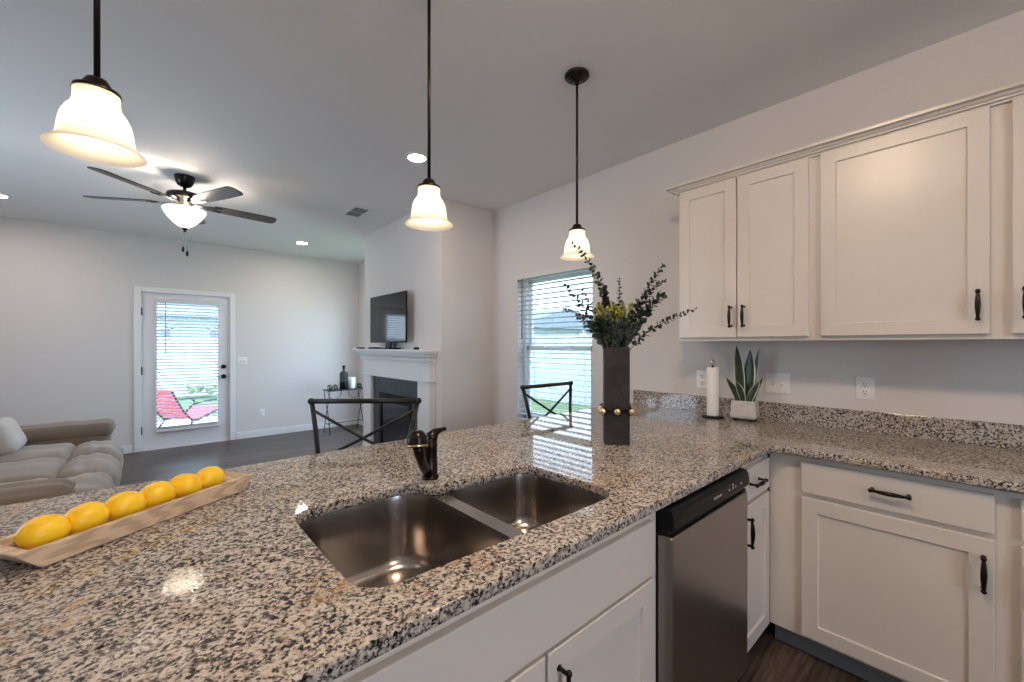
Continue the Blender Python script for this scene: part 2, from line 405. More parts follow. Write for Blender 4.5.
# baseboards
def bboard(name, segs):
    b = MB()
    for (x0, x1, y0, y1, dx, dy) in segs:
        b.box(x0, x1, y0, y1, 0, .085); b.box(x0 + (dx > 0) * .005 * 0, x1, y0, y1, .085, .10)
    struct(b.obj(name, 'trim', bevel=.004))
bboard('baseboard_back', [(LX, -.115, BY - .014, BY, 0, 1), (.972, WX, BY - .014, BY, 0, 1)])
bboard('baseboard_chimney', [(2.086, 2.10, 5.075, 5.19, 1, 0), (2.086, 2.10, 3.346, 3.46, 1, 0), (2.10, WX, 3.346, 3.36, 0, 1), (2.10, WX, 5.19, 5.204, 0, 1)])
bboard('baseboard_right', [(WX - .014, WX, 1.36, 3.346, 1, 0), (WX - .014, WX, 5.204, BY - .014, 1, 0)])
bboard('baseboard_left', [(LX, LX + .014, FY, BY - .014, 1, 0)])

# windows: vinyl frame, two sashes, panes
def window(i, y0, y1, z0, z1, WX=WX, glass='glass'):
    w = struct(thing('window_%d' % i, '', '')); del w['label']; del w['category']
    b = MB(); X0, X1 = WX + .085, WX + .15
    b.box(X0, X1, y0, y0 + .045, z0, z1); b.box(X0, X1, y1 - .045, y1, z0, z1); b.box(X0, X1, y0, y1, z0, z0 + .045); b.box(X0, X1, y0, y1, z1 - .04, z1)
    b.obj('frame', 'vinyl', w, bevel=.003)
    zm = (z0 + z1) / 2
    for (a0, a1, xs) in ((z0 + .04, zm + .02, X0 + .005), (zm - .02, z1 - .035, X0 + .033)):
        s = MB(); q0, q1, t = y0 + .042, y1 - .042, .042
        s.box(xs, xs + .026, q0, q0 + t, a0, a1); s.box(xs, xs + .026, q1 - t, q1, a0, a1); s.box(xs, xs + .026, q0, q1, a0, a0 + t); s.box(xs, xs + .026, q0, q1, a1 - t, a1)
        so = s.obj('sash', 'vinyl', w, bevel=.003)
        MB().box(xs + .010, xs + .014, q0 + t - .004, q1 - t + .004, a0 + t - .004, a1 - t + .004).obj('pane', glass, so)
    lk = MB()
    for yy in (y0 + .27, y1 - .27): lk.box(X0 - .012, X0 + .008, yy - .03, yy + .03, zm + .008, zm + .022)
    lk.obj('sash_lock', 'vinyl', w, bevel=.003)
    MB().box(WX - .001, X0, y0, y1, z0, z0 + .006).obj('sill', 'trim', w)
window(1, *WIN[0], glass='tinted'); window(2, *WIN[1]); window(3, 3.4, 4.6, .70, 2.10, LX - .152)  # third window is unseen, added to bring in daylight from the left
window(4, -.625, .625, .80, 2.10, .0); w4 = bpy.data.objects['window_4']; w4.location = (-.1, FY - .002, 0); w4.rotation_euler = (0, 0, R(-90))  # unseen window behind the viewer, added for neutral daylight on the kitchen fronts

# horizontal blinds (local: width along +x, hanging down -z, depth y)
def blind(name, label, loc, rotz, W, H, pitch, depth, tilt, wand_x, wand_len, top_h=.045):
    t = thing(name, label, 'blind', loc, rotz)
    MB().box(-W / 2, W / 2, -depth / 2 - .004, depth / 2, -top_h, 0).obj('head_rail', 'valance', t, bevel=.003)
    b = MB(); n = int((H - top_h - .03) / pitch); ct, st = math.cos(R(tilt)) * depth / 2, math.sin(R(tilt)) * depth / 2
    for i in range(n):
        z = -top_h - pitch * (i + .6); vs = []
        for th in (0, .0026):
            for (u, bow) in ((-1, 0), (-.4, .0022), (.4, .0022), (1, 0)):
                for x in (-W / 2 + .004, W / 2 - .004): vs.append(b.bm.verts.new((x, u * ct, z + u * st + bow + th)))
        for k in range(3):
            b._f([vs[2 * k], vs[2 * k + 2], vs[2 * k + 3], vs[2 * k + 1]], 0, False); b._f([vs[8 + 2 * k], vs[9 + 2 * k], vs[11 + 2 * k], vs[10 + 2 * k]], 0, False)
        b._f([vs[0], vs[1], vs[9], vs[8]], 0); b._f([vs[6], vs[14], vs[15], vs[7]], 0)
    b.obj('slats', 'slat', t)
    MB().box(-W / 2 + .003, W / 2 - .003, -depth / 2, depth / 2, -H, -H + .02).obj('bottom_rail', 'valance', t, bevel=.003)
    for x in (-W * .36, 0, W * .36) if W > .8 else (-W * .3, W * .3):
        c = MB()
        for yy in (-depth / 2 - .001, depth / 2 + .001): c.tube([(x, yy, -top_h), (x, yy, -H + .01)], .0009, 5)
        c.obj('ladder_cord', 'cord', t)
    MB().tube([(wand_x, -depth / 2 - .012, -top_h + .01), (wand_x, -depth / 2 - .014, -wand_len)], .0045, 6).obj('tilt_wand', 'wand', t)
    return t
# rotz -90: local x -> -Y, local -y -> -X (room side)
blind('window_blind', 'wide white slat blind open in the window behind the vase', (WX + .014, 2.535, 2.028), R(-90), .90, 1.41, .0455, .05, -6, -.36, .62)

# back door
d1 = struct(thing('door_1', '', '')); del d1['label']; del d1['category']
GX0, GX1, GZ0, GZ1 = .115, .760, .275, 1.895
b = MB(); s0, s1, ya, yb = -.034, .893, BY + .02, BY + .064
b.box(s0, GX0, ya, yb, .022, 2.02); b.box(GX1, s1, ya, yb, .022, 2.02); b.box(GX0, GX1, ya, yb, .022, GZ0); b.box(GX0, GX1, ya, yb, GZ1, 2.02)
b.obj('slab', 'door', d1)
b = MB(); k = .022
for (x0, x1, z0, z1) in ((GX0 - k, GX0, GZ0 - k, GZ1 + k), (GX1, GX1 + k, GZ0 - k, GZ1 + k), (GX0, GX1, GZ0 - k, GZ0), (GX0, GX1, GZ1, GZ1 + k)): b.box(x0, x1, ya - .010, ya, z0, z1)
b.obj('lite_frame', 'door', d1, bevel=.004)
MB().box(GX0, GX1, ya + .018, ya + .024, GZ0, GZ1).obj('pane', 'doorglass', d1)
b = MB(); b.box(DX0, s0 + .001, BY, BY + .10, 0, DZ); b.box(s1 - .001, DX1, BY, BY + .10, 0, DZ); b.box(DX0, DX1, BY, BY + .10, 2.021, DZ); b.box(DX0, DX1, BY, BY + .14, 0, .020)
b.obj('jamb', 'trim', d1)
b = MB(); c0, c1 = -.105, .960
b.box(c0, DX0 + .008, BY - .018, BY, 0, 2.085); b.box(DX1 - .008, c1, BY - .018, BY, 0, 2.085); b.box(DX0 + .008, DX1 - .008, BY - .018, BY, DZ - .008, 2.085)
b.obj('casing', 'trim', d1, bevel=.005)
for z in (1.776, 1.02, .26): MB().tube([(-.038, BY + .004, z - .05), (-.038, BY + .004, z + .05)], .012, 8).box(-.052, -.026, BY + .004, BY + .019, z - .045, z + .045).obj('hinge', 'black', d1)
for (nm, z, r) in (('deadbolt', 1.047, .030), ('knob', .908, .031)):
    mt = Matrix.Rotation(R(90), 4, 'X')
    prof = [(r, 0), (r, .008), (.012, .010), (.012, .03), (.026, .036), (.029, .048), (.022, .062), (0, .064)] if nm == 'knob' else [(r, 0), (r, .012), (r * .8, .020), (.010, .021), (.010, .034), (0, .035)]
    MB().lathe(prof, (.826, ya, z), 20, 0, mt).obj(nm, 'black', d1)
MB().box(.889, .899, BY + .004, BY + .02, .885, .935).obj('strike_plate', 'black', d1)
blind('door_blind', 'white slat blind fixed over the glass of the back door', (.4375, BY + .004, 1.955), 0, .665, 1.735, .0420, .044, -20, -.24, .72, .055)

# ------------------------------------------------------------------ countertop
E1, E2, WF = .588, 2.046, 1.755          # near edge of the peninsula, edge of the wall run, far edge
outer = [(-.75, E1)] + [(E2 - .075 + .075 * math.sin(R(a)), E1 - .075 + .075 * math.cos(R(a))) for a in range(0, 91, 10)][:]
outer = [(-.75, E1)] + arc(E2 - .07, E1 - .07, .07, 90, 0, 8) + [(E2, -1.0), (WX, -1.0), (WX, WF), (-.75, WF)]
SINK = ([(.281, .80)] + arc(.352, .775, .071, 180, 262, 5) + [(.45, .702), (.62, .698), (.80, .697), (.95, .697)] + arc(.975, .772, .073, 285, 360, 5) +
        [(1.048, .86), (1.040, .96)] + arc(.985, 1.03, .055, 5, 90, 5) + [(.92, 1.094), (.80, 1.098), (.70, 1.097), (.672, 1.104), (.652, 1.125)] +
        [(.632, 1.150), (.60, 1.172), (.55, 1.184), (.45, 1.188), (.38, 1.184)] + arc(.342, 1.118, .062, 80, 180, 5) + [(.279, 1.00), (.279, .90)])
me = curve_mesh('countertop', [outer, SINK], .884, .914, .005)
me.materials.append(M['granite']); me.shade_smooth(); me.set_sharp_from_angle(angle=R(50))
ct = bpy.data.objects.new('countertop', me); C.objects.link(ct)
tag(ct, 'long speckled granite countertop of the peninsula and right wall', 'countertop')
MB().box(2.706, WX, -1.0, 1.685, .914, 1.016).obj('backsplash', 'granite', ct, bevel=.0015)

# ------------------------------------------------------------------ sink
sk = thing('kitchen_sink', 'double bowl stainless steel undermount sink in the granite', 'sink', (.66, .94, .884))
def bowl(outline, depth, drain, cx, cy):
    b = MB(); levels = [(1.0, 0.0), (.985, -.02), (.955, -depth * .55), (.93, -depth + .04), (.90, -depth + .018), (.84, -depth + .004), (.70, -depth)]
    rings = []
    for (k, z) in levels: rings.append([b.bm.verts.new((cx + (x - cx) * k - .66, cy + (y - cy) * k - .94, z - .0006)) for x, y in outline])
    n = len(outline)
    for a, c in zip(rings, rings[1:]):
        for j in range(n): b._f([a[j], a[(j + 1) % n], c[(j + 1) % n], c[j]], 0, True)
    dr = [b.bm.verts.new((drain[0] - .66 + .045 * math.cos(2 * math.pi * j / n), drain[1] - .94 + .045 * math.sin(2 * math.pi * j / n), -depth - .001)) for j in range(n)]
    # match start angle of the drain ring with the outline
    a0 = math.atan2(outline[0][1] - cy, outline[0][0] - cx)
    for j, v in enumerate(dr):
        ang = a0 + 2 * math.pi * j / n
        v.co.x = drain[0] - .66 + .045 * math.cos(ang); v.co.y = drain[1] - .94 + .045 * math.sin(ang)
    for j in range(n): b._f([rings[-1][j], rings[-1][(j + 1) % n], dr[(j + 1) % n], dr[j]], 0, True)
    b._f(dr, 0)
    return b
def rrect(x0, x1, y0, y1, rs, n=7):
    (r0, r1, r2, r3) = rs
    return (arc(x0 + r0, y0 + r0, r0, 180, 270, n) + arc(x1 - r1, y0 + r1, r1, 270, 360, n) + arc(x1 - r2, y1 - r2, r2, 0, 90, n) + arc(x0 + r3, y1 - r3, r3, 90, 180, n))
def resample(p, n):
    P = [Vector((x, y)) for x, y in p]; L = [0]
    for i in range(len(P)): L.append(L[-1] + (P[(i + 1) % len(P)] - P[i]).length)
    out = []
    for k in range(n):
        s = L[-1] * k / n; i = max(j for j in range(len(P)) if L[j] <= s + 1e-9)
        f = (s - L[i]) / max(L[i + 1] - L[i], 1e-9); q = P[i].lerp(P[(i + 1) % len(P)], f); out.append((q.x, q.y))
    return out
OL = resample(rrect(.272, .660, .692, 1.196, (.085, .06, .11, .09)), 72)
OR_ = resample(rrect(.704, 1.056, .688, 1.108, (.06, .085, .08, .06)), 72)
bowl(OL, .215, (.455, .95), .455, .94).obj('left_bowl', 'steel', sk)
bowl(OR_, .185, (.87, .91), .87, .90).obj('right_bowl', 'steel', sk)
me = curve_mesh('sink_rim', [rrect(.235, 1.083, .664, 1.225, (.1, .1, .1, .1)), OL, OR_], .8805, .8835, .0005)
me.materials.append(M['steel']); me.transform(Matrix.Translation((-.66, -.94, -.884)))
o = bpy.data.objects.new('rim', me); C.objects.link(o); o.parent = sk
for (x, y, dz) in ((.455, .95, .215), (.87, .91, .185)):
    MB().lathe([(.043, -.001), (.041, .003), (.030, .001), (.028, -.006), (0, -.006)], (x - .66, y - .94, -dz + .001), 20).obj('drain', 'chrome', sk)

# ------------------------------------------------------------------ faucet
fc = thing('kitchen_faucet', 'dark bronze pull-out faucet behind the sink', 'faucet', (.698, 1.186, .914))
MB().lathe([(.028, 0), (.028, .006), (.0235, .012), (.0225, .10), (.0235, .104), (.0235, .11), (.021, .114), (.020, .128), (.012, .138), (0, .140)], n=24).obj('body', 'bronze', fc)
MB().tube([(-.012, -.008, .018), (-.045, -.035, .055), (-.074, -.064, .098), (-.093, -.084, .136)], [.016, .0155, .015, .016], 14).obj('spout', 'bronze', fc)
ax = Vector((-.12, -.22, -1)).normalized(); q = Vector((0, 0, -1)).rotation_difference(ax).to_matrix().to_4x4()
hd = MB().lathe([(0, .027), (.012, .0255), (.022, .019), (.0285, .008), (.031, -.006), (.030, -.022), (.027, -.026), (0, -.026)], (-.098, -.092, .158), 22, 0, q, caps=False).lathe([(.0305, -.018), (.0312, -.020), (.0300, -.0235)], (-.098, -.092, .158), 22, 1, q, caps=False)
hd.obj('spray_head', ['bronze', 'gold'], fc, smooth=40)
MB().tube([(0, 0, .118), (.008, .003, .134), (.024, .006, .146), (.042, .005, .150), (.060, .003, .153)], [.022, .021, .014, .008, .0065], 12).obj('lever_handle', 'bronze', fc)

# ------------------------------------------------------------------ cabinets
def shaker(W, H, T=.019, fr=.057, rec=.008):
    """front faces -y, back at y=0, lower left corner at origin"""
    b = MB(); bm = b.bm
    def ring(x0, x1, z0, z1, y): return [bm.verts.new(p) for p in ((x0, y, z0), (x1, y, z0), (x1, y, z1), (x0, y, z1))]
    e = .0025
    r0 = ring(0, W, 0, H, 0); r1 = ring(0, W, 0, H, -T + e); r2 = ring(e, W - e, e, H - e, -T)
    r3 = ring(fr, W - fr, fr, H - fr, -T); r4 = ring(fr + .004, W - fr - .004, fr + .004, H - fr - .004, -T + rec)
    for a, c in ((r0, r1), (r1, r2), (r2, r3), (r3, r4)):
        for j in range(4): b._f([a[j], a[(j + 1) % 4], c[(j + 1) % 4], c[j]], 0)
    b._f(r4, 0); b._f(r0[::-1], 0)
    return b
def slab_front(W, H, T=.019):
    b = MB(); b.box(0, W, -T, 0, 0, H); return b
def pull(parent, x, z, vert=True, L=.105):
    b = MB(); a = Vector((0, 0, 1)) if vert else Vector((1, 0, 0)); c = Vector((x, -.019, z)); out = Vector((0, -1, 0))
    pts, rs = [], []
    for i in range(13):
        s = -1 + 2 * i / 12; pts.append(c + a * (s * L / 2) + out * (.026 + .004 * (1 - s * s))); rs.append(.0042 + .0042 * (1 - s * s) ** 1.5)
    b.tube(pts, rs, 10)
    for s in (-1, 1):
        p = c + a * (s * L / 2 * .96)
        b.tube([p, p + out * .006, p + out * .024, p + out * .031], [.0075, .0048, .0048, .0056], 10)
        b.ball(p + out * .028 + a * (s * .003), .0078, 0, 10)
    b.obj('pull', 'bronze', parent)
def cabinet(name, label, cat, loc, rotz, W, D, z0, z1, fronts, toe=True, fillers=(), open_top=False):
    """local x from the left side as seen from the front; face frame at y=0; body reaches back to y=D"""
    t = thing(name, label, cat, loc, rotz)
    body = MB(); p = .018
    body.box(0, p, 0, D, z0, z1); body.box(W - p, W, 0, D, z0, z1); body.box(p, W - p, .02, D, z0, z0 + p); body.box(p, W - p, D - .008, D, z0 + p, z1)
    if not open_top: body.box(p, W - p, .02, D - .008, z1 - p, z1)
    body.box(p, W - p, 0, .02, z0, z1)
    for (x0, x1) in fillers: body.box(x0, x1, 0, .02, z0, z1)
    body.obj('carcass', 'cab', t)
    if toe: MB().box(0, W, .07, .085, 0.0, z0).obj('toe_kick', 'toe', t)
    for (kind, x0, x1, a0, a1, pl) in fronts:
        if kind == 'door': o = shaker(x1 - x0, a1 - a0).obj('door', 'cab', t, loc=(x0, -.0005, a0))
        elif kind == 'drawer': o = slab_front(x1 - x0, a1 - a0).obj('drawer', 'cab', t, bevel=.003, loc=(x0, -.0005, a0))
        else: o = slab_front(x1 - x0, a1 - a0).obj('false_front', 'cab', t, bevel=.003, loc=(x0, -.0005, a0))
        if pl: pull(o, pl[0] - x0, pl[1] - a0, pl[2])
    return t
PF = .622   # face frame plane of the peninsula cabinets
cabinet('sink_base_cabinet', 'sink base cabinet with two shaker doors left of the dishwasher', 'cabinet', (.19, PF, 0), 0, .928, .62, .105, .872,
        [('false', .018, .885, .700, .852, None), ('door', .018, .443, .118, .690, (.400, .60, True)), ('door', .451, .885, .118, .690, (.484, .595, True))], open_top=True)
cabinet('narrow_base_cabinet', 'narrow base cabinet right of the dishwasher in the corner', 'cabinet', (1.722, PF, 0), 0, .374, .62, .105, .872,
        [('drawer', .012, .340, .722, .852, (.150, .788, False)), ('door', .012, .340, .118, .704, (.042, .615, True))])
AF = 2.098  # face plane of the base cabinets on the right wall
cabinet('wide_base_cabinet', 'base cabinet with one wide drawer over one wide door by the corner', 'cabinet', (AF, .612, 0), R(-90), .6798, .60, .105, .872,
        [('drawer', .122, .656, .726, .856, (.402, .798, False)), ('door', .122, .656, .120, .706, (.632, .594, True))])
cabinet('end_base_cabinet', 'base cabinet cut off by the right edge of the view', 'cabinet', (AF, -.068, 0), R(-90), .62, .60, .105, .872,
        [('drawer', .030, .59, .726, .856, (.31, .800, False)), ('door', .030, .59, .120, .706, (.075, .585, True))])
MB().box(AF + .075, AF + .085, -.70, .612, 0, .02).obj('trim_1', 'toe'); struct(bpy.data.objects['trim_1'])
# upper cabinets
UF = 2.410
cabinet('upper_cabinet', 'upper cabinet with two narrow shaker doors, farthest into the room', 'cabinet', (UF, 1.190, 0), R(-90), .6848, .318, 1.372, 2.270,
        [('door', .016, .330, 1.391, 2.258, (.305, 1.503, True)), ('door', .336, .656, 1.391, 2.258, (.370, 1.503, True))], toe=False)
cabinet('upper_cabinet', 'upper cabinet with one wide shaker door above the outlet', 'cabinet', (UF, .505, 0), R(-90), .5648, .318, 1.372, 2.270,
        [('door', .018, .544, 1.391, 2.258, (.513, 1.502, True))], toe=False)
cabinet('upper_cabinet', 'upper cabinet mostly out of view past the wide door', 'cabinet', (UF, -.060, 0), R(-90), .60, .318, 1.372, 2.270,
        [('door', .032, .57, 1.391, 2.258, (.062, 1.502, True))], toe=False)
# crown moulding: profile swept along the cabinet tops with a return at the far end
prof = [(0, 2.256), (.012, 2.256), (.012, 2.2655), (.023, 2.2655), (.024, 2.272), (.034, 2.277), (.041, 2.287), (.056, 2.287), (.057, 2.299), (0, 2.299)]
b = MB(); X0 = UF - .0005; Y0 = 1.1915; rings = []
for (px, py, dx, dy) in ((X0, -.70, -1, 0), (X0, Y0, -1, 1), (WX, Y0, 0, 1)):
    rings.append([b.bm.verts.new((px + dx * o, py + dy * o, z)) for o, z in prof])
for a, c in zip(rings, rings[1:]):
    for j in range(len(prof)): b._f([a[j], a[(j + 1) % len(prof)], c[(j + 1) % len(prof)], c[j]], 0)
b._f(rings[0], 0); b._f(rings[-1][::-1], 0)
tag(b.obj('crown_molding', 'cab'), 'stepped crown molding along the tops of the upper cabinets', 'molding')

# ------------------------------------------------------------------ dishwasher
dw = thing('dishwasher', 'stainless steel dishwasher with a black control panel', 'dishwasher', (1.126, .63, 0))
W = .592
MB().box(0.004, W - .004, .012, .57, .10, .868).obj('tub', 'black', dw)
MB().box(0, W, -.055, .010, .118, .794).obj('door', 'dwsteel', dw, bevel=.006, seg=3)
# control panel with a rounded front and finger recess along its lower edge
pr = [(.012, .876), (-.035, .876), (-.050, .872), (-.058, .860), (-.060, .840), (-.060, .822), (-.054, .812), (-.042, .808), (-.044, .800), (-.050, .797), (.012, .797)]
b = MB(); b.prism([(y, z) for y, z in pr], 0, W, 0, Matrix(((0, 0, 1, 0), (1, 0, 0, 0), (0, 1, 0, 0), (0, 0, 0, 1))))
cp = b.obj('control_panel', 'black', dw, bevel=.002)
MB().box(0.01, W - .01, -.03, .0, .02, .112).obj('kick_plate', 'black', dw)
for x, z in ((.395, .842), (.428, .842), (.452, .842), (.505, .842), (.428, .853)): MB().box(x, x + .008, -.0612, -.058, z - .003, z + .003).obj('button', 'logo', cp)
tx = bpy.data.curves.new('logo', 'FONT'); tx.body = 'FRIGIDAIRE'; tx.size = .0125; tx.extrude = .0003
to = bpy.data.objects.new('logo', tx); C.objects.link(to)
dg = bpy.context.evaluated_depsgraph_get(); dg.update(); me = bpy.data.meshes.new_from_object(to.evaluated_get(dg)); bpy.data.objects.remove(to)
me.materials.clear(); me.materials.append(M['logo']); me.transform(Matrix.Rotation(R(90), 4, 'X'))
lo = bpy.data.objects.new('logo', me); C.objects.link(lo); lo.parent = cp; lo.location = (.270, -.0605, .838)

# ------------------------------------------------------------------ wall plates
def plate(name, label, cat, loc, rotz, kind, gang=1):
    t = thing(name, label, cat, loc, rotz); Wd = .073 if gang == 1 else .124
    MB().rbox((0, -.003, 0), (Wd, .006, .116), .0028, 2).obj('cover_plate', 'plate', t)
    if kind == 'outlet':
        for z in (.0195, -.0195):
            r = MB(); r.lathe([(.0165, 0), (.0165, .0025), (.0155, .003), (0, .003)], (0, -.0055, z), 18, 0, Matrix.Rotation(R(90), 4, 'X'))
            ro = r.obj('receptacle', 'plate', t)
            s = MB(); s.box(-.0078, -.0050, -.0094, -.0080, z, z + .009); s.box(.0050, .0078, -.0094, -.0080, z + .001, z + .008)
            s.lathe([(.0028, 0), (.0028, .001), (0, .001)], (0, -.0084, z - .0065), 10, 0, Matrix.Rotation(R(90), 4, 'X')); s.obj('slots', 'slot', ro)
    else:
        for x in ((0,) if gang == 1 else (-.023, .023)):
            MB().box(x - .0055, x + .0055, -.0066, -.0055, -.013, .013).obj('switch_slot', 'platedim', t)
            MB().box(x - .0042, x + .0042, -.016, -.006, -.001, .009).obj('toggle', 'plate', t, bevel=.001)
    return t
plate('wall_outlet', 'white outlet behind the paper towels', 'outlet', (WX, 1.187, 1.125), R(-90), 'outlet')
plate('light_switch', 'double toggle switch plate right of the snake plant', 'switch', (WX, .757, 1.128), R(-90), 'switch', 2)
plate('wall_outlet', 'white outlet under the wide upper cabinet door', 'outlet', (WX, .369, 1.129), R(-90), 'outlet')
plate('light_switch', 'double light switch beside the back door', 'switch', (1.045, BY, 1.118), 0, 'switch', 2)
plate('wall_outlet', 'white outlet low on the back wall right of the door', 'outlet', (1.29, BY, .345), 0, 'outlet')

# ------------------------------------------------------------------ pendants
def pendant():
    t = thing('pendant_light', 'x', 'pendant lamp', (0, 0, CZ), 0, 'bell glass pendants over the peninsula')
    zb = 1.800 - CZ
    MB().lathe([(.062, 0), (.064, -.010), (.058, -.016), (.046, -.018), (.044, -.026), (.030, -.030), (.012, -.036), (.010, -.050), (0, -.050)], n=28).obj('canopy', 'bronze', t)
    MB().tube([(0, 0, -.03), (0, 0, zb + .172)], .0062, 10).obj('rod', 'bronze', t)
    MB().lathe([(.009, .174), (.019, .169), (.0255, .157), (.027, .150), (.042, .144), (.0435, .137), (.038, .135), (0, .135)], (0, 0, zb), 24).obj('socket_cap', 'bronze', t)
    o = [(.0415, .138), (.0405, .126), (.0412, .112), (.0445, .102), (.0530, .090), (.0600, .074), (.0640, .055), (.0660, .036), (.068, .022), (.077, .011), (.089, .001)]
    p = o + [(r - .0035, z - .0008) for r, z in o[::-1]]
    MB().lathe(p, (0, 0, zb), 36, caps=False).obj('glass_shade', 'shade', t)
    MB().lathe([(.0, .052), (.014, .056), (.021, .070), (.019, .088), (.013, .104), (.012, .134)], (0, 0, zb), 14).obj('bulb', 'bulb', t)
    l = bpy.data.lights.new('bulb_light', 'POINT'); l.energy = .24; l.color = (1, .80, .58); l.shadow_soft_size = .024
    lo = bpy.data.objects.new('bulb_light', l); C.objects.link(lo); lo.parent = t; lo.location = (0, 0, zb + .062)
    return t
p0 = pendant(); p0.location = (-.084, 1.365, CZ); p0['label'] = 'bell glass pendant above the lemon tray, cut by the top edge'
dup(p0, (.798, 1.365, CZ), label='bell glass pendant hanging over the sink, middle of three')
dup(p0, (1.665, 1.365, CZ), label='bell glass pendant in front of the window, its ceiling canopy in view')

# ------------------------------------------------------------------ ceiling fan
fan = thing('ceiling_fan', 'five blade ceiling fan with a lit glass bowl', 'ceiling fan', (.245, 4.35, CZ))
MB().lathe([(.072, 0), (.070, -.015), (.060, -.05), (.048, -.075), (.030, -.085), (0, -.085)], n=28).obj('canopy', 'bronze', fan)
MB().tube([(0, 0, -.07), (0, 0, -.16)], .0125, 12).obj('downrod', 'bronze', fan)
MB().lathe([(.020, -.130), (.075, -.135), (.118, -.150), (.125, -.170), (.118, -.190), (.085, -.198), (.065, -.210), (.062, -.250), (.040, -.262), (0, -.262)], n=32).obj('motor_housing', 'bronze', fan)
for k in range(5):
    a = R(6 + 72 * k); mt = Matrix.Rotation(a, 4, 'Z') @ Matrix.Translation((0, 0, -.218)) @ Matrix.Rotation(R(-11), 4, 'X')
    out = [(.20, -.05)] + [(.30, -.058), (.50, -.064), (.62, -.064)] + arc(.640, -.02, .046, -80, 0, 5) + arc(.640, .02, .046, 0, 80, 5) + [(.62, .064), (.50, .064), (.30, .058), (.20, .05)]
    bl = MB().prism(out, -.004, .004, 0, mt).obj('blade', 'blade', fan, bevel=.002)
    br = MB(); br.prism([(.05, -.018), (.12, -.014), (.17, -.040), (.25, -.046), (.26, -.03), (.20, 0), (.26, .03), (.25, .046), (.17, .040), (.12, .014), (.05, .018)], -.0105, -.0045, 0, mt)
    br.obj('blade_bracket', 'bronze', bl, bevel=.001)
o = [(.146, -.278), (.141, -.294), (.118, -.335), (.086, -.375), (.052, -.408), (.022, -.425), (.006, -.428)]
MB().lathe(o + [(max(r - .004, .004), z + .003) for r, z in o[::-1]], n=40, caps=False).obj('light_bowl', 'bowl', fan)
MB().lathe([(.006, -.250), (.006, -.425), (.022, -.428), (.018, -.438), (.008, -.446), (.009, -.456), (0, -.462)], n=16).obj('finial', 'bronze', fan)
for (x, y, z) in ((.016, -.006, -.625), (-.010, .008, -.59)):
    c = MB().tube([(x * .5, y * .5, -.44), (x, y, -.47), (x, y, z)], .0016, 6).obj('pull_chain', 'chrome', fan)
    MB().lathe([(.004, .012), (.008, 0), (.009, -.022), (.005, -.034), (0, -.034)], (x, y, z), 12).obj('chain_fob', 'bronze', c)
for a in (40, 160, 280):
    MB().ball((.062 * math.cos(R(a)), .062 * math.sin(R(a)), -.318), .024, 0, 12).obj('bulb', 'bulb', fan)
    l = bpy.data.lights.new('fan_bulb_light', 'POINT'); l.energy = 1.3; l.color = (1, .92, .82); l.shadow_soft_size = .026
    lo = bpy.data.objects.new('fan_bulb_light', l); C.objects.link(lo); lo.parent = fan; lo.location = (.09 * math.cos(R(a)), .09 * math.sin(R(a)), -.285)

# ------------------------------------------------------------------ recessed lights, vent
def can(label, x, y, lens='can_lens', r=.060):
    t = thing('recessed_light', label, 'downlight', (x, y, CZ), 0, 'recessed ceiling lights')
    MB().lathe([(r + .034, 0), (r + .032, -.005), (r + .006, -.007), (r, -.003), (r, 0)], n=28, caps=False).obj('trim_ring', 'trim', t)
    MB().lathe([(r + .001, -.0035), (0, -.0035)], n=28, caps=False).obj('lens', lens, t)
can('round recessed light beside the rod of the middle pendant', 1.51, 2.76)
can('round recessed light near the back wall right of the fan', 1.60, 6.11)
can('round recessed light at the left edge beyond the fan', -1.03, 6.05)
def dome(label, x, y):
    t = thing('ceiling_light', label, 'ceiling light', (x, y, CZ), 0, 'dome lights over the kitchen')
    MB().lathe([(.155, 0), (.160, -.012), (.150, -.022), (0, -.022)], n=36).obj('base_ring', 'bronze', t)
    MB().lathe([(.146, -.0225), (.143, -.045), (.128, -.078), (.095, -.108), (.05, -.124), (0, -.128)], n=36).obj('glass_dome', 'dome', t)
    MB().lathe([(.012, -.126), (.009, -.136), (.010, -.143), (0, -.150)], n=14).obj('finial', 'bronze', t)
dome('flush dome ceiling light over the kitchen, behind the viewer', .60, .42)
dome('added unseen dome ceiling light at the far end of the kitchen aisle', .60, -1.7)  # second dome is unseen, added to help light the kitchen
can('round recessed light over the near end of the sofa, out of view', -1.03, 2.76)
v = thing('ceiling_vent', 'white rectangular ceiling vent near the chimney corner', 'vent', (1.655, 4.30, CZ))
b = MB()
for (x0, x1, y0, y1) in ((-.10, .10, -.19, -.155), (-.10, .10, .155, .19), (-.10, -.07, -.155, .155), (.07, .10, -.155, .155)): b.box(x0, x1, y0, y1, -.008, 0)
b.box(-.07, .07, -.006, .006, -.006, 0); b.obj('frame', 'trim', v, bevel=.002)
MB().box(-.07, .07, -.155, .155, -.0012, -.0002).obj('duct_opening', 'slot', v)  # thin black sheet stands in for the shade inside the duct
b = MB()
for i in range(11):
    x = -.062 + i * .0125; b.prism([(x, -.001), (x + .002, -.001), (x + .005, -.0065), (x + .0035, -.0065)], -.155, .155, 0, Matrix(((1, 0, 0, 0), (0, 0, 1, 0), (0, 1, 0, 0), (0, 0, 0, 1))))
b.obj('louvers', 'louver', v)

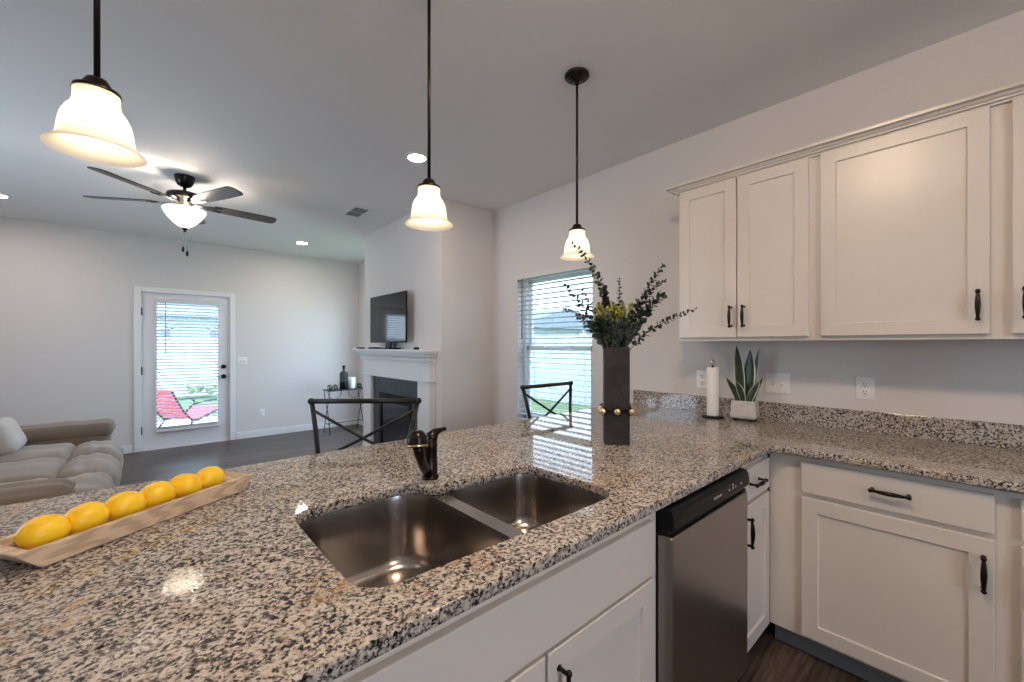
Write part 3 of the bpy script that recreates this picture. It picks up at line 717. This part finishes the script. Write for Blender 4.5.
# ------------------------------------------------------------------ fireplace
fp = thing('fireplace', 'white mantel fireplace with a dark slate surround', 'fireplace', (2.10, 4.27, 0))
Lh = .80
for s in (-1, 1):
    b = MB(); y0, y1 = sorted((s * Lh, s * (Lh - .23)))
    b.box(-.070, 0, y0, y1, 0, .985); b.box(-.080, 0, y0 - .004, y1 + .004, 0, .13)
    b.obj('pilaster', 'trim', fp, bevel=.003)
b = MB(); b.box(-.070, 0, -Lh, Lh, 1.005, 1.195); b.box(-.085, 0, -Lh - .012, Lh + .012, .985, 1.006); b.obj('frieze', 'trim', fp, bevel=.003)
b = MB(); Lc = Lh
cp_ = [(.070, 1.165), (.084, 1.165), (.088, 1.188), (.104, 1.192), (.106, 1.212), (.114, 1.226), (.128, 1.236), (.132, 1.254), (.150, 1.258), (.154, 1.282), (0, 1.282), (0, 1.165)]
rings = []
for (sx, py) in ((0, -1), (1, -1), (1, 1), (0, 1)):
    rings.append([b.bm.verts.new((-o * sx if sx else -.0, py * (Lc + (.45 * (o - .070) if o > .07 else 0)), z)) for o, z in cp_])
for a, c in zip(rings, rings[1:]):
    for j in range(len(cp_)): b._f([a[j], a[(j + 1) % len(cp_)], c[(j + 1) % len(cp_)], c[j]], 0)
b.obj('cornice', 'trim', fp)
MB().box(-.175, 0, -Lh - .048, Lh + .085, 1.281, 1.303).obj('mantel_shelf', 'trim', fp, bevel=.004)
b = MB(); yi = Lh - .23
b.box(-.035, 0, -yi, -.37, 0, .985); b.box(-.035, 0, .37, yi, 0, .985); b.box(-.035, 0, -.37, .37, .79, .985); b.box(-.035, 0, -.37, .37, 0, .05)
b.obj('slate_surround', 'slate', fp)
b = MB(); b.box(-.050, -.030, -.38, .38, .70, .80); b.box(-.050, -.030, -.38, -.33, .05, .70); b.box(-.050, -.030, .33, .38, .05, .70); b.box(-.050, -.030, -.33, .33, .05, .14)
b.obj('firebox_frame', 'firebox', fp, bevel=.003)
b = MB()
for i in range(4): b.box(-.054, -.048, -.31, .31, .722 + i * .016, .729 + i * .016)
b.obj('firebox_louvers', 'firebox', fp)
MB().box(-.036, -.030, -.33, .33, .14, .70).obj('firebox_glass', 'fireglass', fp)
MB().box(-.45, -.075, -.78, .78, 0, .018).obj('hearth', 'slate', fp, bevel=.003)

# tv and the things on the mantel
tv = thing('television', 'flat black television standing on the mantel', 'tv', (2.01, 4.335, 1.303))
MB().box(-.005, .012, -.444, .444, .073, .606).box(.012, .045, -.30, .30, .12, .50).obj('housing', 'black', tv, bevel=.003)
b = MB(); b.box(-.009, -.004, -.446, .446, .595, .607); b.box(-.009, -.004, -.446, .446, .072, .092); b.box(-.009, -.004, -.446, -.434, .092, .595); b.box(-.009, -.004, .434, .446, .092, .595)
b.obj('bezel', 'black', tv, bevel=.002)
MB().box(-.007, -.0045, -.434, .434, .092, .595).obj('screen', 'screen', tv)
b = MB(); b.box(.002, .022, -.06, .06, .01, .09); b.rbox((-.006, 0, .007), (.14, .40, .014), .006, 3); b.obj('stand', 'black', tv)
b = MB().rbox((0, 0, .011), (.07, .15, .022), .004, 3)
tag(b.obj('media_box', 'black', loc=(1.968, 4.60, 1.3035)), 'small flat black media box in front of the television', 'media box')
b = MB().rbox((0, 0, .009), (.045, .17, .018), .007, 3)
for i in range(5): b.box(-.012, -.004, -.06 + i * .024, -.05 + i * .024, .017, .0192)
tag(b.obj('remote_control', 'black', loc=(1.975, 5.02, 1.3035)), 'black remote control at the far end of the mantel', 'remote')
tag(MB().lathe([(.026, 0), (.028, .004), (.028, .018), (.022, .024), (0, .024)], n=20).obj('small_speaker', 'black', loc=(2.0, 3.665, 1.3035)), 'small round black puck at the near end of the mantel', 'speaker')
b = MB().rbox((0, 0, .020), (.05, .20, .040), .008, 3)
tag(b.obj('cable_box', 'plate', loc=(2.065, 4.64, 1.3035)), 'low pale box under the television behind the media box', 'box')

# ------------------------------------------------------------------ side table with bottle and candle
st = thing('side_table', 'slim black wire side table in the corner by the back wall', 'table', (2.315, 6.52, 0))
TT = .668
b = MB(); b.tube([(-.28, -.14, TT - .006), (.28, -.14, TT - .006), (.28, .14, TT - .006), (-.28, .14, TT - .006)], .007, 8, closed=True); b.box(-.277, .277, -.137, .137, TT - .004, TT)
b.obj('table_top', 'blackmetal', st)
for s in (-1, 1):
    for q in (-1, 1):
        b = MB(); pts = [(s * .26, q * .13, TT - .008), (s * .26, q * .08, TT - .16), (s * .255, -q * .015, TT * .52), (s * .255, -q * .09, .18), (s * .26, -q * .14, .006)]
        b.tube(pts, .006, 8); b.ball((s * .26, -q * .14, .009), .009, 0, 8); b.obj('leg', 'blackmetal', st)
    b = MB(); b.tube([(s * .256, -.10, .155), (s * .256, .10, .155)], .005, 8)
    b.tube([(s * (.25 - .10 * (1 - math.cos(R(a)))), -.012, TT - .02 - .13 * math.sin(R(a))) for a in range(0, 181, 20)], .004, 6); b.obj('side_brace', 'blackmetal', st)
MB().tube([(-.255, 0, .155), (.255, 0, .155)], .005, 8).obj('stretcher', 'blackmetal', st)
bt = thing('glass_bottle', 'tall smoky green glass bottle on the wire side table', 'bottle', (2.30, 6.50, TT))
o = [(.0, .002), (.055, .002), (.062, .012), (.062, .22), (.060, .245), (.045, .265), (.022, .275), (.018, .285), (.018, .318), (.022, .322), (.022, .332), (.018, .334)]
MB().lathe(o, n=28, caps=False).obj('body', 'greenglass', bt)
MB().lathe([(.016, .320), (.017, .334), (.022, .336), (.024, .352), (.014, .366), (.0, .368)], n=16).obj('stopper', 'black', bt)
MB().lathe([(.0, .006), (.05, .006), (.058, .016), (.058, .10), (.0, .10)], n=24).obj('label_band', 'greenglass', bt)
cd = thing('candle_holder', 'white pillar candle in a clear glass holder beside the bottle', 'candle', (2.43, 6.52, TT))
MB().lathe([(0, .001), (.052, .001), (.054, .010), (.056, .175), (.053, .175), (.051, .012), (0, .010)], n=24, caps=False).obj('glass', 'bowl', cd)
MB().lathe([(0, .011), (.043, .011), (.044, .13), (.040, .136), (0, .134)], n=24).tube([(0, 0, .134), (.001, 0, .146)], .0012, 5).obj('candle', 'candle', cd)
def wire_ball(label, x, y):
    b = MB()
    for i in range(4):
        mt = Matrix.Rotation(R(45 * i + 10), 3, 'Z') @ Matrix.Rotation(R(70), 3, 'X'); r = .036
        b.tube([mt @ Vector((r * math.cos(R(a)), r * math.sin(R(a)), 0)) + Vector((0, 0, .041)) for a in range(0, 360, 24)], .005, 6, closed=True)
    b.ball((0, 0, .041), .018, 1, 10)
    tag(b.obj('ornament_ball', ['bronze', 'gold'], loc=(x, y, TT)), label, 'ornament', 'wire ball ornaments on the side table')
wire_ball('outer wire ball at the left end of the side table', 2.085, 6.47)
wire_ball('wire ball between the bottle and the outer left ball', 2.175, 6.50)
wire_ball('wire ball at the right end of the side table', 2.535, 6.48)

# ------------------------------------------------------------------ bar stools
def stool(label, loc, rotz, Wt):
    """seat in front (-y) of the back, back rail at y=0"""
    t = thing('bar_stool', label, 'bar stool', loc, rotz, 'black metal bar stools'); ZT, ZS, hw = 1.072, .60, Wt / 2; hb = hw - .062
    yb = lambda z: -(ZT - z) * .13
    for s in (-1, 1):
        MB().tube([(s * (hw - .004), 0, ZT - .006), (s * (hw - .032), yb(ZT - .15), ZT - .15), (s * (hb + .003), yb(.75), .75), (s * hb, yb(ZS), ZS)], .0115, 10).obj('back_post', 'blackmetal', t)
    b = MB(); b.tube([(-hw, 0, ZT), (hw, 0, ZT)], .0125, 12)
    for s in (-1, 1): b.ball((s * hw, 0, ZT), .0165, 0, 12)
    b.obj('top_rail', 'blackmetal', t)
    b = MB()
    for s in (-1, 1): b.tube([(s * q, yb(ZT - z) + s * .005, ZT - z) for q, z in ((hw - .018, .045), (hw * .42, .118), (0, .178), (-hw * .45, .235), (-hb - .008, .317))], .0075, 8)
    b.obj('cross_brace', 'blackmetal', t)
    MB().tube([(-hb, yb(.745), .745), (hb, yb(.745), .745)], .009, 10).obj('lower_rail', 'blackmetal', t)
    sw = hb + .01
    MB().rbox((0, -.27, ZS + .035), (2 * sw, .40, .07), .03, 5, bulge=.01).obj('seat', 'seatpad', t)
    b = MB(); b.tube([(-sw + .02, -.49, ZS - .008), (sw - .02, -.49, ZS - .008), (sw - .02, -.115, ZS - .008), (-sw + .02, -.115, ZS - .008)], .010, 8, closed=True); b.obj('seat_frame', 'blackmetal', t)
    for sx in (-1, 1):
        for (y0, y1) in ((-.49, -.52), (-.115, -.055)):
            MB().tube([(sx * (sw - .02), y0, ZS - .008), (sx * (sw + .015), y1, .005)], [.0125, .0105], 10).obj('leg', 'blackmetal', t)
    b = MB(); k = sw + .006; b.tube([(-k, -.511, .22), (k, -.511, .22), (k, -.073, .22), (-k, -.073, .22)], .008, 8, closed=True); b.obj('foot_ring', 'blackmetal', t)
    return t
stool('black metal bar stool turned askew behind the faucet', (.812, 2.005, 0), R(-40), .525)
stool('black metal bar stool in front of the window blind', (2.075, 1.955, 0), R(-1), .475)

# ------------------------------------------------------------------ sofa
sf = thing('sofa', 'beige microfibre reclining sofa facing the fireplace', 'sofa', (-.765, 4.355, 0))
def crease(amp, f, ph):
    def fn(o, p):
        k = math.sin(f * p[1] * 3 + ph + 1.3 * p[0]) * .6 + math.sin(f * p[0] * 4 + ph * 2) * .4
        o.z += amp * k * (1 if p[2] > 0 else .2); o.x += amp * .5 * math.sin(f * p[2] * 3 + ph) ; return o
    return fn
MB().rbox((-.02, 0, .20), (.86, 2.16, .30), .04, 4).obj('base', 'sofaarm', sf)
MB().rbox((-.40, 0, .52), (.24, 2.22, .78), .09, 5).obj('back_frame', 'sofaarm', sf)
for s in (-1, 1):
    xa, za = (.02, 0) if s > 0 else (-.055, -.03)
    MB().rbox((xa, s * 1.07, .32 + za), (1.02, .23, .58 + za), .09, 6, fn=crease(.006, 2, s)).rbox((xa, s * 1.07, .575 + za), (1.06, .27, .15), .07, 8, fn=crease(.011, 2.5, s * 2)).obj('arm', 'sofaarm', sf)
for k in range(3):
    y = -.635 + .635 * k
    MB().rbox((.02, y, .405), (.62, .63, .17), .07, 8, bulge=.025, fn=crease(.009, 2.2, k * 1.7)).obj('seat_cushion', 'sofa', sf)
    MB().rbox((.45, y, .335), (.34, .632, .29), .12, 8, bulge=.02, fn=crease(.012, 2.6, k * 2.1 + .5)).rbox((.46, y, .17), (.22, .61, .22), .09, 6, fn=crease(.01, 2, k)).obj('footrest_pad', 'sofa', sf)
    MB().rbox((-.29, y, .72), (.24, .62, .50), .12, 8, fn=crease(.012, 2.2, k + 3), mtx=Matrix.Rotation(R(-8), 4, 'Y')).obj('back_cushion', 'sofa', sf)
tag(MB().rbox((0, 0, 0), (.15, .40, .28), .07, 8, mtx=Matrix.Rotation(R(-22), 4, 'Y')).obj('throw_pillow', 'pillow', loc=(-.825, 5.05, .635)), 'pale throw pillow leaning in the far corner of the sofa', 'pillow')

# ------------------------------------------------------------------ tray and lemons
e = Vector((.836, .549)); th = math.atan2(.549, .836)
def tray_pt(s, n): return (s * .836 - n * .549, s * .549 + n * .836)
cx, cy = tray_pt(.755, 1.156)
tr = thing('wooden_tray', 'long pale wood trough tray holding the lemons', 'tray', (cx, cy, .914), th)
b = MB(); HL, HW = .254, .067
rows = [(HL - .040, HW - .002, 0), (HL - .034, HW + .001, .004), (HL - .002, HW, .036), (HL, HW, .041), (HL - .004, HW - .003, .043), (HL - .024, HW - .014, .041), (HL - .045, HW - .019, .020), (HL - .06, HW - .024, .013)]
rings = [[b.bm.verts.new((x, y, z)) for x, y in ((-a, -c), (a, -c), (a, c), (-a, c))] for a, c, z in rows]
for p_, q_ in zip(rings, rings[1:]):
    for j in range(4): b._f([p_[j], p_[(j + 1) % 4], q_[(j + 1) % 4], q_[j]], 0)
b._f(rings[0][::-1], 0); b._f(rings[-1], 0); b.obj('trough', 'traywood', tr, bevel=.003)
def lemon():
    t = thing('lemon', 'x', 'lemon', (0, 0, 0), 0, 'lemons lined up in the wooden tray')
    P = [(0, -.0425), (.005, -.0422), (.010, -.040), (.017, -.0365), (.0255, -.028), (.0315, -.016), (.0335, 0), (.0320, .016), (.0265, .028), (.018, .0365), (.011, .0405), (.006, .0435), (0, .0445)]
    MB().lathe(P, n=24, mtx=Matrix.Rotation(R(90), 4, 'Y')).obj('skin', 'lemon', t)
    MB().lathe([(.0035, -.0440), (.003, -.0425), (0, -.0420)], n=8, mtx=Matrix.Rotation(R(90), 4, 'Y')).obj('stem_scar', 'nub', t)
    return t
l0 = lemon()
LL = ['first lemon from the near left end of the tray, the largest in view', 'second lemon from the near left end of the tray', 'third lemon from the near left end of the tray',
      'fourth lemon, third from the right end of the tray', 'fifth lemon, second from the right end of the tray', 'last lemon at the far right end of the tray']
for i, (s, n, rz, ry) in enumerate(((.573, 1.157, 22, 6), (.642, 1.157, 30, -8), (.716, 1.156, 20, 10), (.789, 1.158, 200, 4), (.859, 1.158, 160, -6), (.927, 1.157, 40, 8))):
    x, y = tray_pt(s, n); o = l0 if i == 0 else dup(l0)
    o.location = (x, y, .914 + .013 + .0325 + .002); o.rotation_euler = (0, R(ry), R(rz)); o['label'] = LL[i]; o.scale = (.94, 1.02, 1.02)

# ------------------------------------------------------------------ vase with eucalyptus
VX, VY, VS = 1.575, 1.068, .054
va = thing('square_vase', 'tall square charcoal vase with gold beads on the peninsula', 'vase', (VX, VY, .914), R(219))
b = MB()
vr = [[b.bm.verts.new((x * k, y * k, z)) for x, y in ((-1, -1), (1, -1), (1, 1), (-1, 1))] for k, z in ((VS - .002, 0), (VS, .004), (VS, .424), (VS - .002, .427), (VS - .010, .427), (VS - .012, .40), (VS - .012, .06))]
for p_, q_ in zip(vr, vr[1:]):
    for j in range(4): b._f([p_[j], p_[(j + 1) % 4], q_[(j + 1) % 4], q_[j]], 0)
b._f(vr[0][::-1], 0); b._f(vr[-1], 0); b.obj('body', 'vase', va, bevel=.002)
k = VS + .002; MB().tube([(-k, -k, .148), (k, -k, .148), (k, k, .148), (-k, k, .148)], .0065, 8, closed=True).obj('cord_band', 'black', va)
k = VS + .012
for (x, y) in ((1, 0), (0, 1), (-1, 0), (0, -1), (.93, .93), (.93, -.93), (-.93, .93), (-.93, -.93)):
    bb = MB(); c = (x * k, y * k, .146); bb.ball(c, .0165, 0, 16)
    d = Vector((x, y, 0)).normalized()
    bb.lathe([(.019, -.004), (.019, .003), (.014, .004)], Vector(c) - d * .004, 16, 1, Vector((0, 0, 1)).rotation_difference(d).to_matrix().to_4x4(), caps=False)
    bb.obj('bead', ['gold', 'bronze'], va)

def bez(pts, n):
    P = [Vector(p) for p in pts]; out = []
    for i in range(n + 1):
        t = i / n; q = [p.copy() for p in P]
        while len(q) > 1: q = [q[j].lerp(q[j + 1], t) for j in range(len(q) - 1)]
        out.append(q[0])
    return out
def leaf(b, p, d, nrm, L, W, m, cup=.15):
    s = d.cross(nrm).normalized(); nrm = s.cross(d).normalized()
    prof = [(0, .0), (.18, .30), (.45, .5), (.72, .42), (.92, .2), (1, 0)]
    mid = [b.bm.verts.new(p + d * (L * u) + nrm * (cup * L * u * u)) for u, _ in prof]
    for sd in (-1, 1):
        ed = [mid[0]] + [b.bm.verts.new(p + d * (L * u) + s * (sd * W * w_) + nrm * (cup * L * u * u + .12 * W)) for u, w_ in prof[1:-1]] + [mid[-1]]
        for j in range(len(prof) - 1):
            q = [mid[j], mid[j + 1], ed[j + 1], ed[j]]; qq = []
            for x in q:
                if x not in qq: qq.append(x)
            b._f(qq, m, True)
def sprig(label, pts, leaf_len, leaf_w, pairs, mats=('stem', 'leaf'), start=.25, ang=62, taper=.55, name='eucalyptus_stem', cat='eucalyptus stem', group='eucalyptus stems in the vase'):
    b = MB(); P = bez(pts, 24); b.tube(P, [.0022 - .0012 * i / 24 for i in range(25)], 5)
    for i in range(pairs):
        t = start + (1 - start) * (i + .5) / pairs; f = t * 24; j = min(int(f), 23); p = P[j].lerp(P[j + 1], f - j); d = (P[j + 1] - P[j]).normalized()
        a = d.orthogonal().normalized(); a = Matrix.Rotation(i * R(90) + random.uniform(-.5, .5), 3, d) @ a
        k = 1 - (1 - taper) * (i / max(pairs - 1, 1))
        for s in (-1, 1):
            dd = (d * math.cos(R(ang)) + a * s * math.sin(R(ang + random.uniform(-8, 8)))).normalized()
            leaf(b, p, dd, (d + Vector((random.uniform(-1, 1), random.uniform(-1, 1), random.uniform(-1, 1))) * .9), (1.55 if group.startswith('euc') else 1.1) * leaf_len * k * random.uniform(.85, 1.1), (1.7 if group.startswith('euc') else 1.2) * leaf_w * k, 1)
    leaf(b, P[-1] - (P[-1] - P[-2]) * .3, (P[-1] - P[-2]).normalized(), Vector((.3, -.6, .5)), leaf_len * taper * 1.2, leaf_w * taper, 1)
    return tag(b.obj(name, list(mats)), label, cat, group)
B0 = (VX, VY, 1.16)
def V(x, y, z): return (VX + x, VY + y, z)
sprig('eucalyptus stem rising high to the left across the pendant', [B0, V(0, .0, 1.42), V(-.03, .03, 1.56), V(-.05, .05, 1.70), V(-.155, .13, 1.806)], .021, .015, 22, start=.36, ang=68)
sprig('eucalyptus stem leaning far left over the upper blind', [V(-.01, 0, 1.17), V(-.03, .02, 1.40), V(-.10, .08, 1.50), V(-.185, .145, 1.616)], .023, .016, 19, start=.34)
sprig('short eucalyptus stem left of the spike, over the blind edge', [V(-.005, .01, 1.17), V(-.03, .03, 1.40), V(-.09, .05, 1.50), V(-.125, .09, 1.594)], .018, .013, 13, start=.45)
sprig('thin pale eucalyptus stem pointing level to the left', [V(-.01, .01, 1.17), V(-.03, .05, 1.42), V(-.10, .10, 1.50), V(-.185, .15, 1.507)], .014, .010, 14, start=.45)
sprig('low eucalyptus stem drooping left beside the vase rim', [V(-.01, 0, 1.17), V(-.03, .02, 1.36), V(-.09, .07, 1.42), V(-.145, .11, 1.482)], .018, .012, 11, start=.5)
sprig('dense dark upright leaf spike above the yellow cluster', [V(0, .01, 1.17), V(-.02, .02, 1.35), V(-.04, .025, 1.50), V(-.045, .028, 1.604)], .022, .016, 20, start=.72, ang=32)
sprig('thin upright eucalyptus stem right of the spike', [V(.005, 0, 1.17), V(0, -.01, 1.4), V(0, -.02, 1.55), V(-.002, -.018, 1.647)], .013, .009, 9, start=.62)
sprig('eucalyptus stem rising to the upper right, highest on that side', [V(.01, -.01, 1.17), V(.01, -.03, 1.40), V(.07, -.08, 1.58), V(.148, -.148, 1.704)], .019, .014, 22, start=.42, ang=66)
sprig('eucalyptus stem just under the highest right one', [V(.01, -.01, 1.17), V(.03, -.04, 1.44), V(.08, -.10, 1.60), V(.155, -.152, 1.638)], .016, .012, 16, start=.5, ang=64)
sprig('broad leaved dark eucalyptus stem pointing right', [V(.01, 0, 1.17), V(.02, -.03, 1.40), V(.08, -.09, 1.50), V(.140, -.142, 1.570)], .026, .019, 18, start=.42, taper=.8)
sprig('long low eucalyptus stem reaching right to the cabinets', [V(.01, 0, 1.17), V(.01, -.02, 1.34), V(.10, -.10, 1.44), V(.258, -.245, 1.511)], .018, .012, 22, start=.40, ang=70)
for i in range(14):
    a = R(360 / 14 * i + 12); r = .045 + .030 * (i % 3) / 2; h = 1.385 + .04 * ((i * 2) % 5) / 4
    sprig('short blue green leafy sprig fanning out of the vase mouth', [V(0, 0, 1.18), V(math.cos(a) * .02, math.sin(a) * .02, 1.33), V(math.cos(a) * r * .9, math.sin(a) * r * .9, h - .02), V(math.cos(a) * r * 1.45, math.sin(a) * r * 1.45, h + .045)],
          .031, .019, 13, ('stem', 'leafblue'), .46, 46, .8, 'leafy_sprig', 'sprig', 'blue green sprigs in the vase mouth')
for i in range(15):
    a = R(360 / 15 * i); r = (.018, .054, .038)[i % 3]
    sprig('yellow green leafy sprig in the middle of the bouquet', [V(0, 0, 1.18), V(math.cos(a) * .01, math.sin(a) * .01, 1.36), V(math.cos(a) * r, math.sin(a) * r, 1.43), V(math.cos(a) * r * 1.5 - .01, math.sin(a) * r * 1.5 + .01, 1.506 + .022 * (i % 2))],
          .021, .014, 11, ('stem', 'leafyellow'), .70, 50, .85, 'flowering_sprig', 'sprig', 'yellow green sprigs in the bouquet')

# ------------------------------------------------------------------ paper towels and snake plant
PX, PY = 2.545, 1.045
ph = thing('paper_towel_holder', 'dark metal upright paper towel holder by the backsplash', 'holder', (PX, PY, .914))
MB().lathe([(.060, 0), (.062, .004), (.058, .010), (.015, .012), (0, .012)], n=32).obj('base', 'bronze', ph)
MB().tube([(0, 0, .010), (0, 0, .325)], .006, 10).obj('pole', 'bronze', ph)
MB().lathe([(.006, .31), (.012, .314), (.007, .321), (.013, .330), (.014, .338), (.008, .346), (0, .348)], n=16).obj('finial', 'chrome', ph)
b = MB(); b.lathe([(.014, .0), (.0325, .0), (.0335, .003), (.0335, .285), (.0325, .288), (.014, .288), (.013, .285), (.013, .003), (.014, .0)], n=36, caps=False)
b.box(.0325, .0345, -.012, .004, .003, .285)
tag(b.obj('paper_towel_roll', 'paper', loc=(PX, PY, .927)), 'slim white paper towel roll on the upright holder', 'paper towels')
QX, QY = 2.595, .885
sp_ = thing('potted_snake_plant', 'small snake plant in a whitewashed square pot', 'plant', (QX, QY, .914), R(-90 + 8))
b = MB(); rr = [(.055, .012), (.065, .022), (.066, .034), (.061, .100), (.062, .106), (.062, .116), (.055, .116), (.054, .096)]
rings = [[b.bm.verts.new((x * k * 1.0, y * k * .85, z)) for x, y in ((-1, -1), (1, -1), (1, 1), (-1, 1))] for k, z in rr]
for p_, q_ in zip(rings, rings[1:]):
    for j in range(4): b._f([p_[j], p_[(j + 1) % 4], q_[(j + 1) % 4], q_[j]], 0)
b._f(rings[0][::-1], 0); b._f(rings[-1], 0); b.obj('pot', 'pot', sp_, bevel=.006, seg=3)
MB().box(-.053, .053, -.044, .044, .098, .108).obj('soil', 'soil', sp_)
b = MB()
for sx in (-1, 1):
    for sy in (-1, 1): b.box(sx * .040 - .010, sx * .040 + .010, sy * .034 - .010, sy * .034 + .010, 0, .014)
b.obj('feet', 'bronze', sp_, bevel=.002)
def snake_leaf(x, y, tx, ty, H, Wd, yaw):
    b = MB(); n = 12; A = Vector((math.cos(R(yaw)), math.sin(R(yaw)), 0)); Nn = Vector((-A.y, A.x, 0)); rows = []
    for i in range(n + 1):
        t = i / n; c = Vector((x + tx * t ** 1.5, y + ty * t ** 1.5, .108 + H * t)); wd = 1.6 * Wd * (0.55 + .75 * t - .2 * t * t) * (1 - t ** 3.2) if t < 1 else 0.0006
        ro = []
        for (u, off) in ((-1, .16), (-.80, .09), (0, -.05), (.80, .09), (1, .16)): ro.append((c + A * (u * wd) + Nn * (off * wd)))
        rows.append(ro)
    f = [[b.bm.verts.new(p + Nn * .0013) for p in ro] for ro in rows]; k = [[b.bm.verts.new(p - Nn * .0013) for p in ro] for ro in rows]
    for i in range(n):
        for j in range(4):
            m = 1 if j in (0, 3) else 0
            b._f([f[i][j], f[i][j + 1], f[i + 1][j + 1], f[i + 1][j]], m, True); b._f([k[i][j], k[i + 1][j], k[i + 1][j + 1], k[i][j + 1]], m, True)
        for j in (0, 4): b._f([f[i][j], f[i + 1][j], k[i + 1][j], k[i][j]], 1, True)
    b.obj('leaf', ['snake', 'snake_edge'], sp_)
for a in ((-.022, .0, -.022, .0, .325, .022, 6), (.014, .006, .012, .004, .300, .028, -14), (.036, .016, .030, .01, .310, .011, 20), (-.034, -.012, -.058, -.012, .135, .017, 10), (-.006, -.024, -.030, -.02, .120, .016, -4), (.026, -.014, .052, -.016, .125, .017, -12), (.040, .004, .050, .0, .145, .013, 25)):
    snake_leaf(*a)

# ------------------------------------------------------------------ outside
struct(MB().box(WX + .15, 40, -20, 40, -.30, -.16).box(-30, WX + .15, 10.2, 40, -.30, -.16).obj('ground_lawn', 'grass'))
struct(MB().box(-4, WX + .15, BY + .15, 10.2, -.30, -.09).obj('ground_patio', 'concrete'))
def fence(label, loc, rotz, L, H):
    t = thing('privacy_fence', label, 'fence', loc, rotz)
    n = int(L / 1.8)
    for i in range(n):
        x = i * 1.8; b = MB()
        for j in range(11): b.box(x + .06, x + 1.74, -.012, .012, .06 + j * (H - .12) / 11, .06 + (j + 1) * (H - .12) / 11 - .012)
        b.box(x + .06, x + 1.74, -.02, .02, H - .07, H); b.box(x + .06, x + 1.74, -.02, .02, .0, .07)
        b.obj('panel', 'fence', t)
    for i in range(n + 1):
        b = MB(); b.box(i * 1.8 - .06, i * 1.8 + .06, -.06, .06, 0, H + .05); b.lathe([(.09, H + .05), (.09, H + .07), (0, H + .13)], (i * 1.8, 0, 0), 4); b.obj('post', 'fence', t)
    return t
fence('white plank privacy fence across the lawn outside the window', (8.3, 3.0, -.16), R(90), 14.4, 1.75)
fence('white plank privacy fence beyond the patio outside the door', (-10.6, 15.5, -.16), 0, 18.0, 1.75)
def house(label, loc, rotz, W, D, H, rise):
    t = thing('house', label, 'house', loc, rotz)
    b = MB(); n = int(H / .2)
    for i in range(n): b.box(0, W, .0 - .012 * 0, D, i * H / n, (i + 1) * H / n - .012); 
    b.box(.02, W - .02, .02, D - .02, 0, H); b.obj('wall', 'siding', t)
    MB().prism([(-.4, 0), (D + .4, 0), (D / 2, rise)], -.4, W + .4, 0, Matrix(((0, 0, 1, 0), (1, 0, 0, 0), (0, 1, 0, H), (0, 0, 0, 1)))).obj('roof', 'roofing', t)
    for k in (.2, .55, .8):
        f = MB(); x = W * k
        for (x0, x1, z0, z1) in ((x - .5, x - .42, 1, 2.3), (x + .42, x + .5, 1, 2.3), (x - .5, x + .5, 1, 1.08), (x - .5, x + .5, 2.22, 2.3), (x - .42, x + .42, 1.62, 1.68)): f.box(x0, x1, -.04, .02, z0, z1)
        fo = f.obj('window', 'fence', t); MB().box(x - .42, x + .42, -.02, -.005, 1.08, 2.22).obj('pane', 'dimpane', fo)
house('grey sided neighbour house seen above the fence through the blind', (19, 13.5, -.16), R(-90) + R(180), 9, 7, 2.3, 1.0)
house('neighbour house beyond the fence seen through the back door', (-4.5, 24, -.16), 0, 9, 7, 2.8, 2.0)
def bush(label, x, y, r):
    b = MB()
    for i in range(60):
        u, v_ = random.random(), random.random(); a = 2 * math.pi * u; z = math.acos(1 - 1.2 * v_); q = Vector((math.cos(a) * math.sin(z), math.sin(a) * math.sin(z), math.cos(z) * 1.1)) * r * .78
        b.ball(q + Vector((0, 0, r * .75)), r * random.uniform(.22, .36), 0, 7)
    tag(b.obj('bush', 'bush', loc=(x, y, -.16)), label, 'bush')
bush('pale bush low before the fence outside the back door', 1.2, 14.7, .36)
# red sling chair on the patio
pc = thing('patio_chair', 'red sling lounge chair on the patio outside the back door', 'patio chair', (.40, 8.42, -.09), R(38))
sl = [(-.34, .76), (-.26, .60), (-.15, .42), (-.02, .27), (.08, .255), (.30, .32), (.52, .40)]
for s in (-.27, .27):
    MB().tube([(x, s, z - .012) for x, z in sl], .014, 8).obj('side_rail', 'blackmetal', pc)
    MB().tube([(-.12, s, .40), (.0, s, .50), (.25, s, .535), (.44, s, .53), (.52, s, .46), (.50, s, .36), (.46, s, .10), (.48, s, .014)], .013, 8).obj('front_leg', 'blackmetal', pc)
    MB().tube([(.02, s, .255), (-.10, s, .12), (-.24, s, .014)], .013, 8).obj('rear_leg', 'blackmetal', pc)
    MB().tube([(-.26, s, .014), (.50, s, .014)], .012, 8).obj('runner', 'blackmetal', pc)
b = MB(); pts = bez(sl, 24)if False else [Vector((x, z)) for x, z in sl]
ra = [[b.bm.verts.new((p.x, yy, p.y + dz)) for (yy, dz) in ((-.26, 0), (.26, 0), (.26, .008), (-.26, .008))] for p in pts]
for p_, q_ in zip(ra, ra[1:]):
    for j in range(4): b._f([p_[j], p_[(j + 1) % 4], q_[(j + 1) % 4], q_[j]], 0)
b._f(ra[0], 0); b._f(ra[-1], 0); b.obj('sling', 'sling', pc)
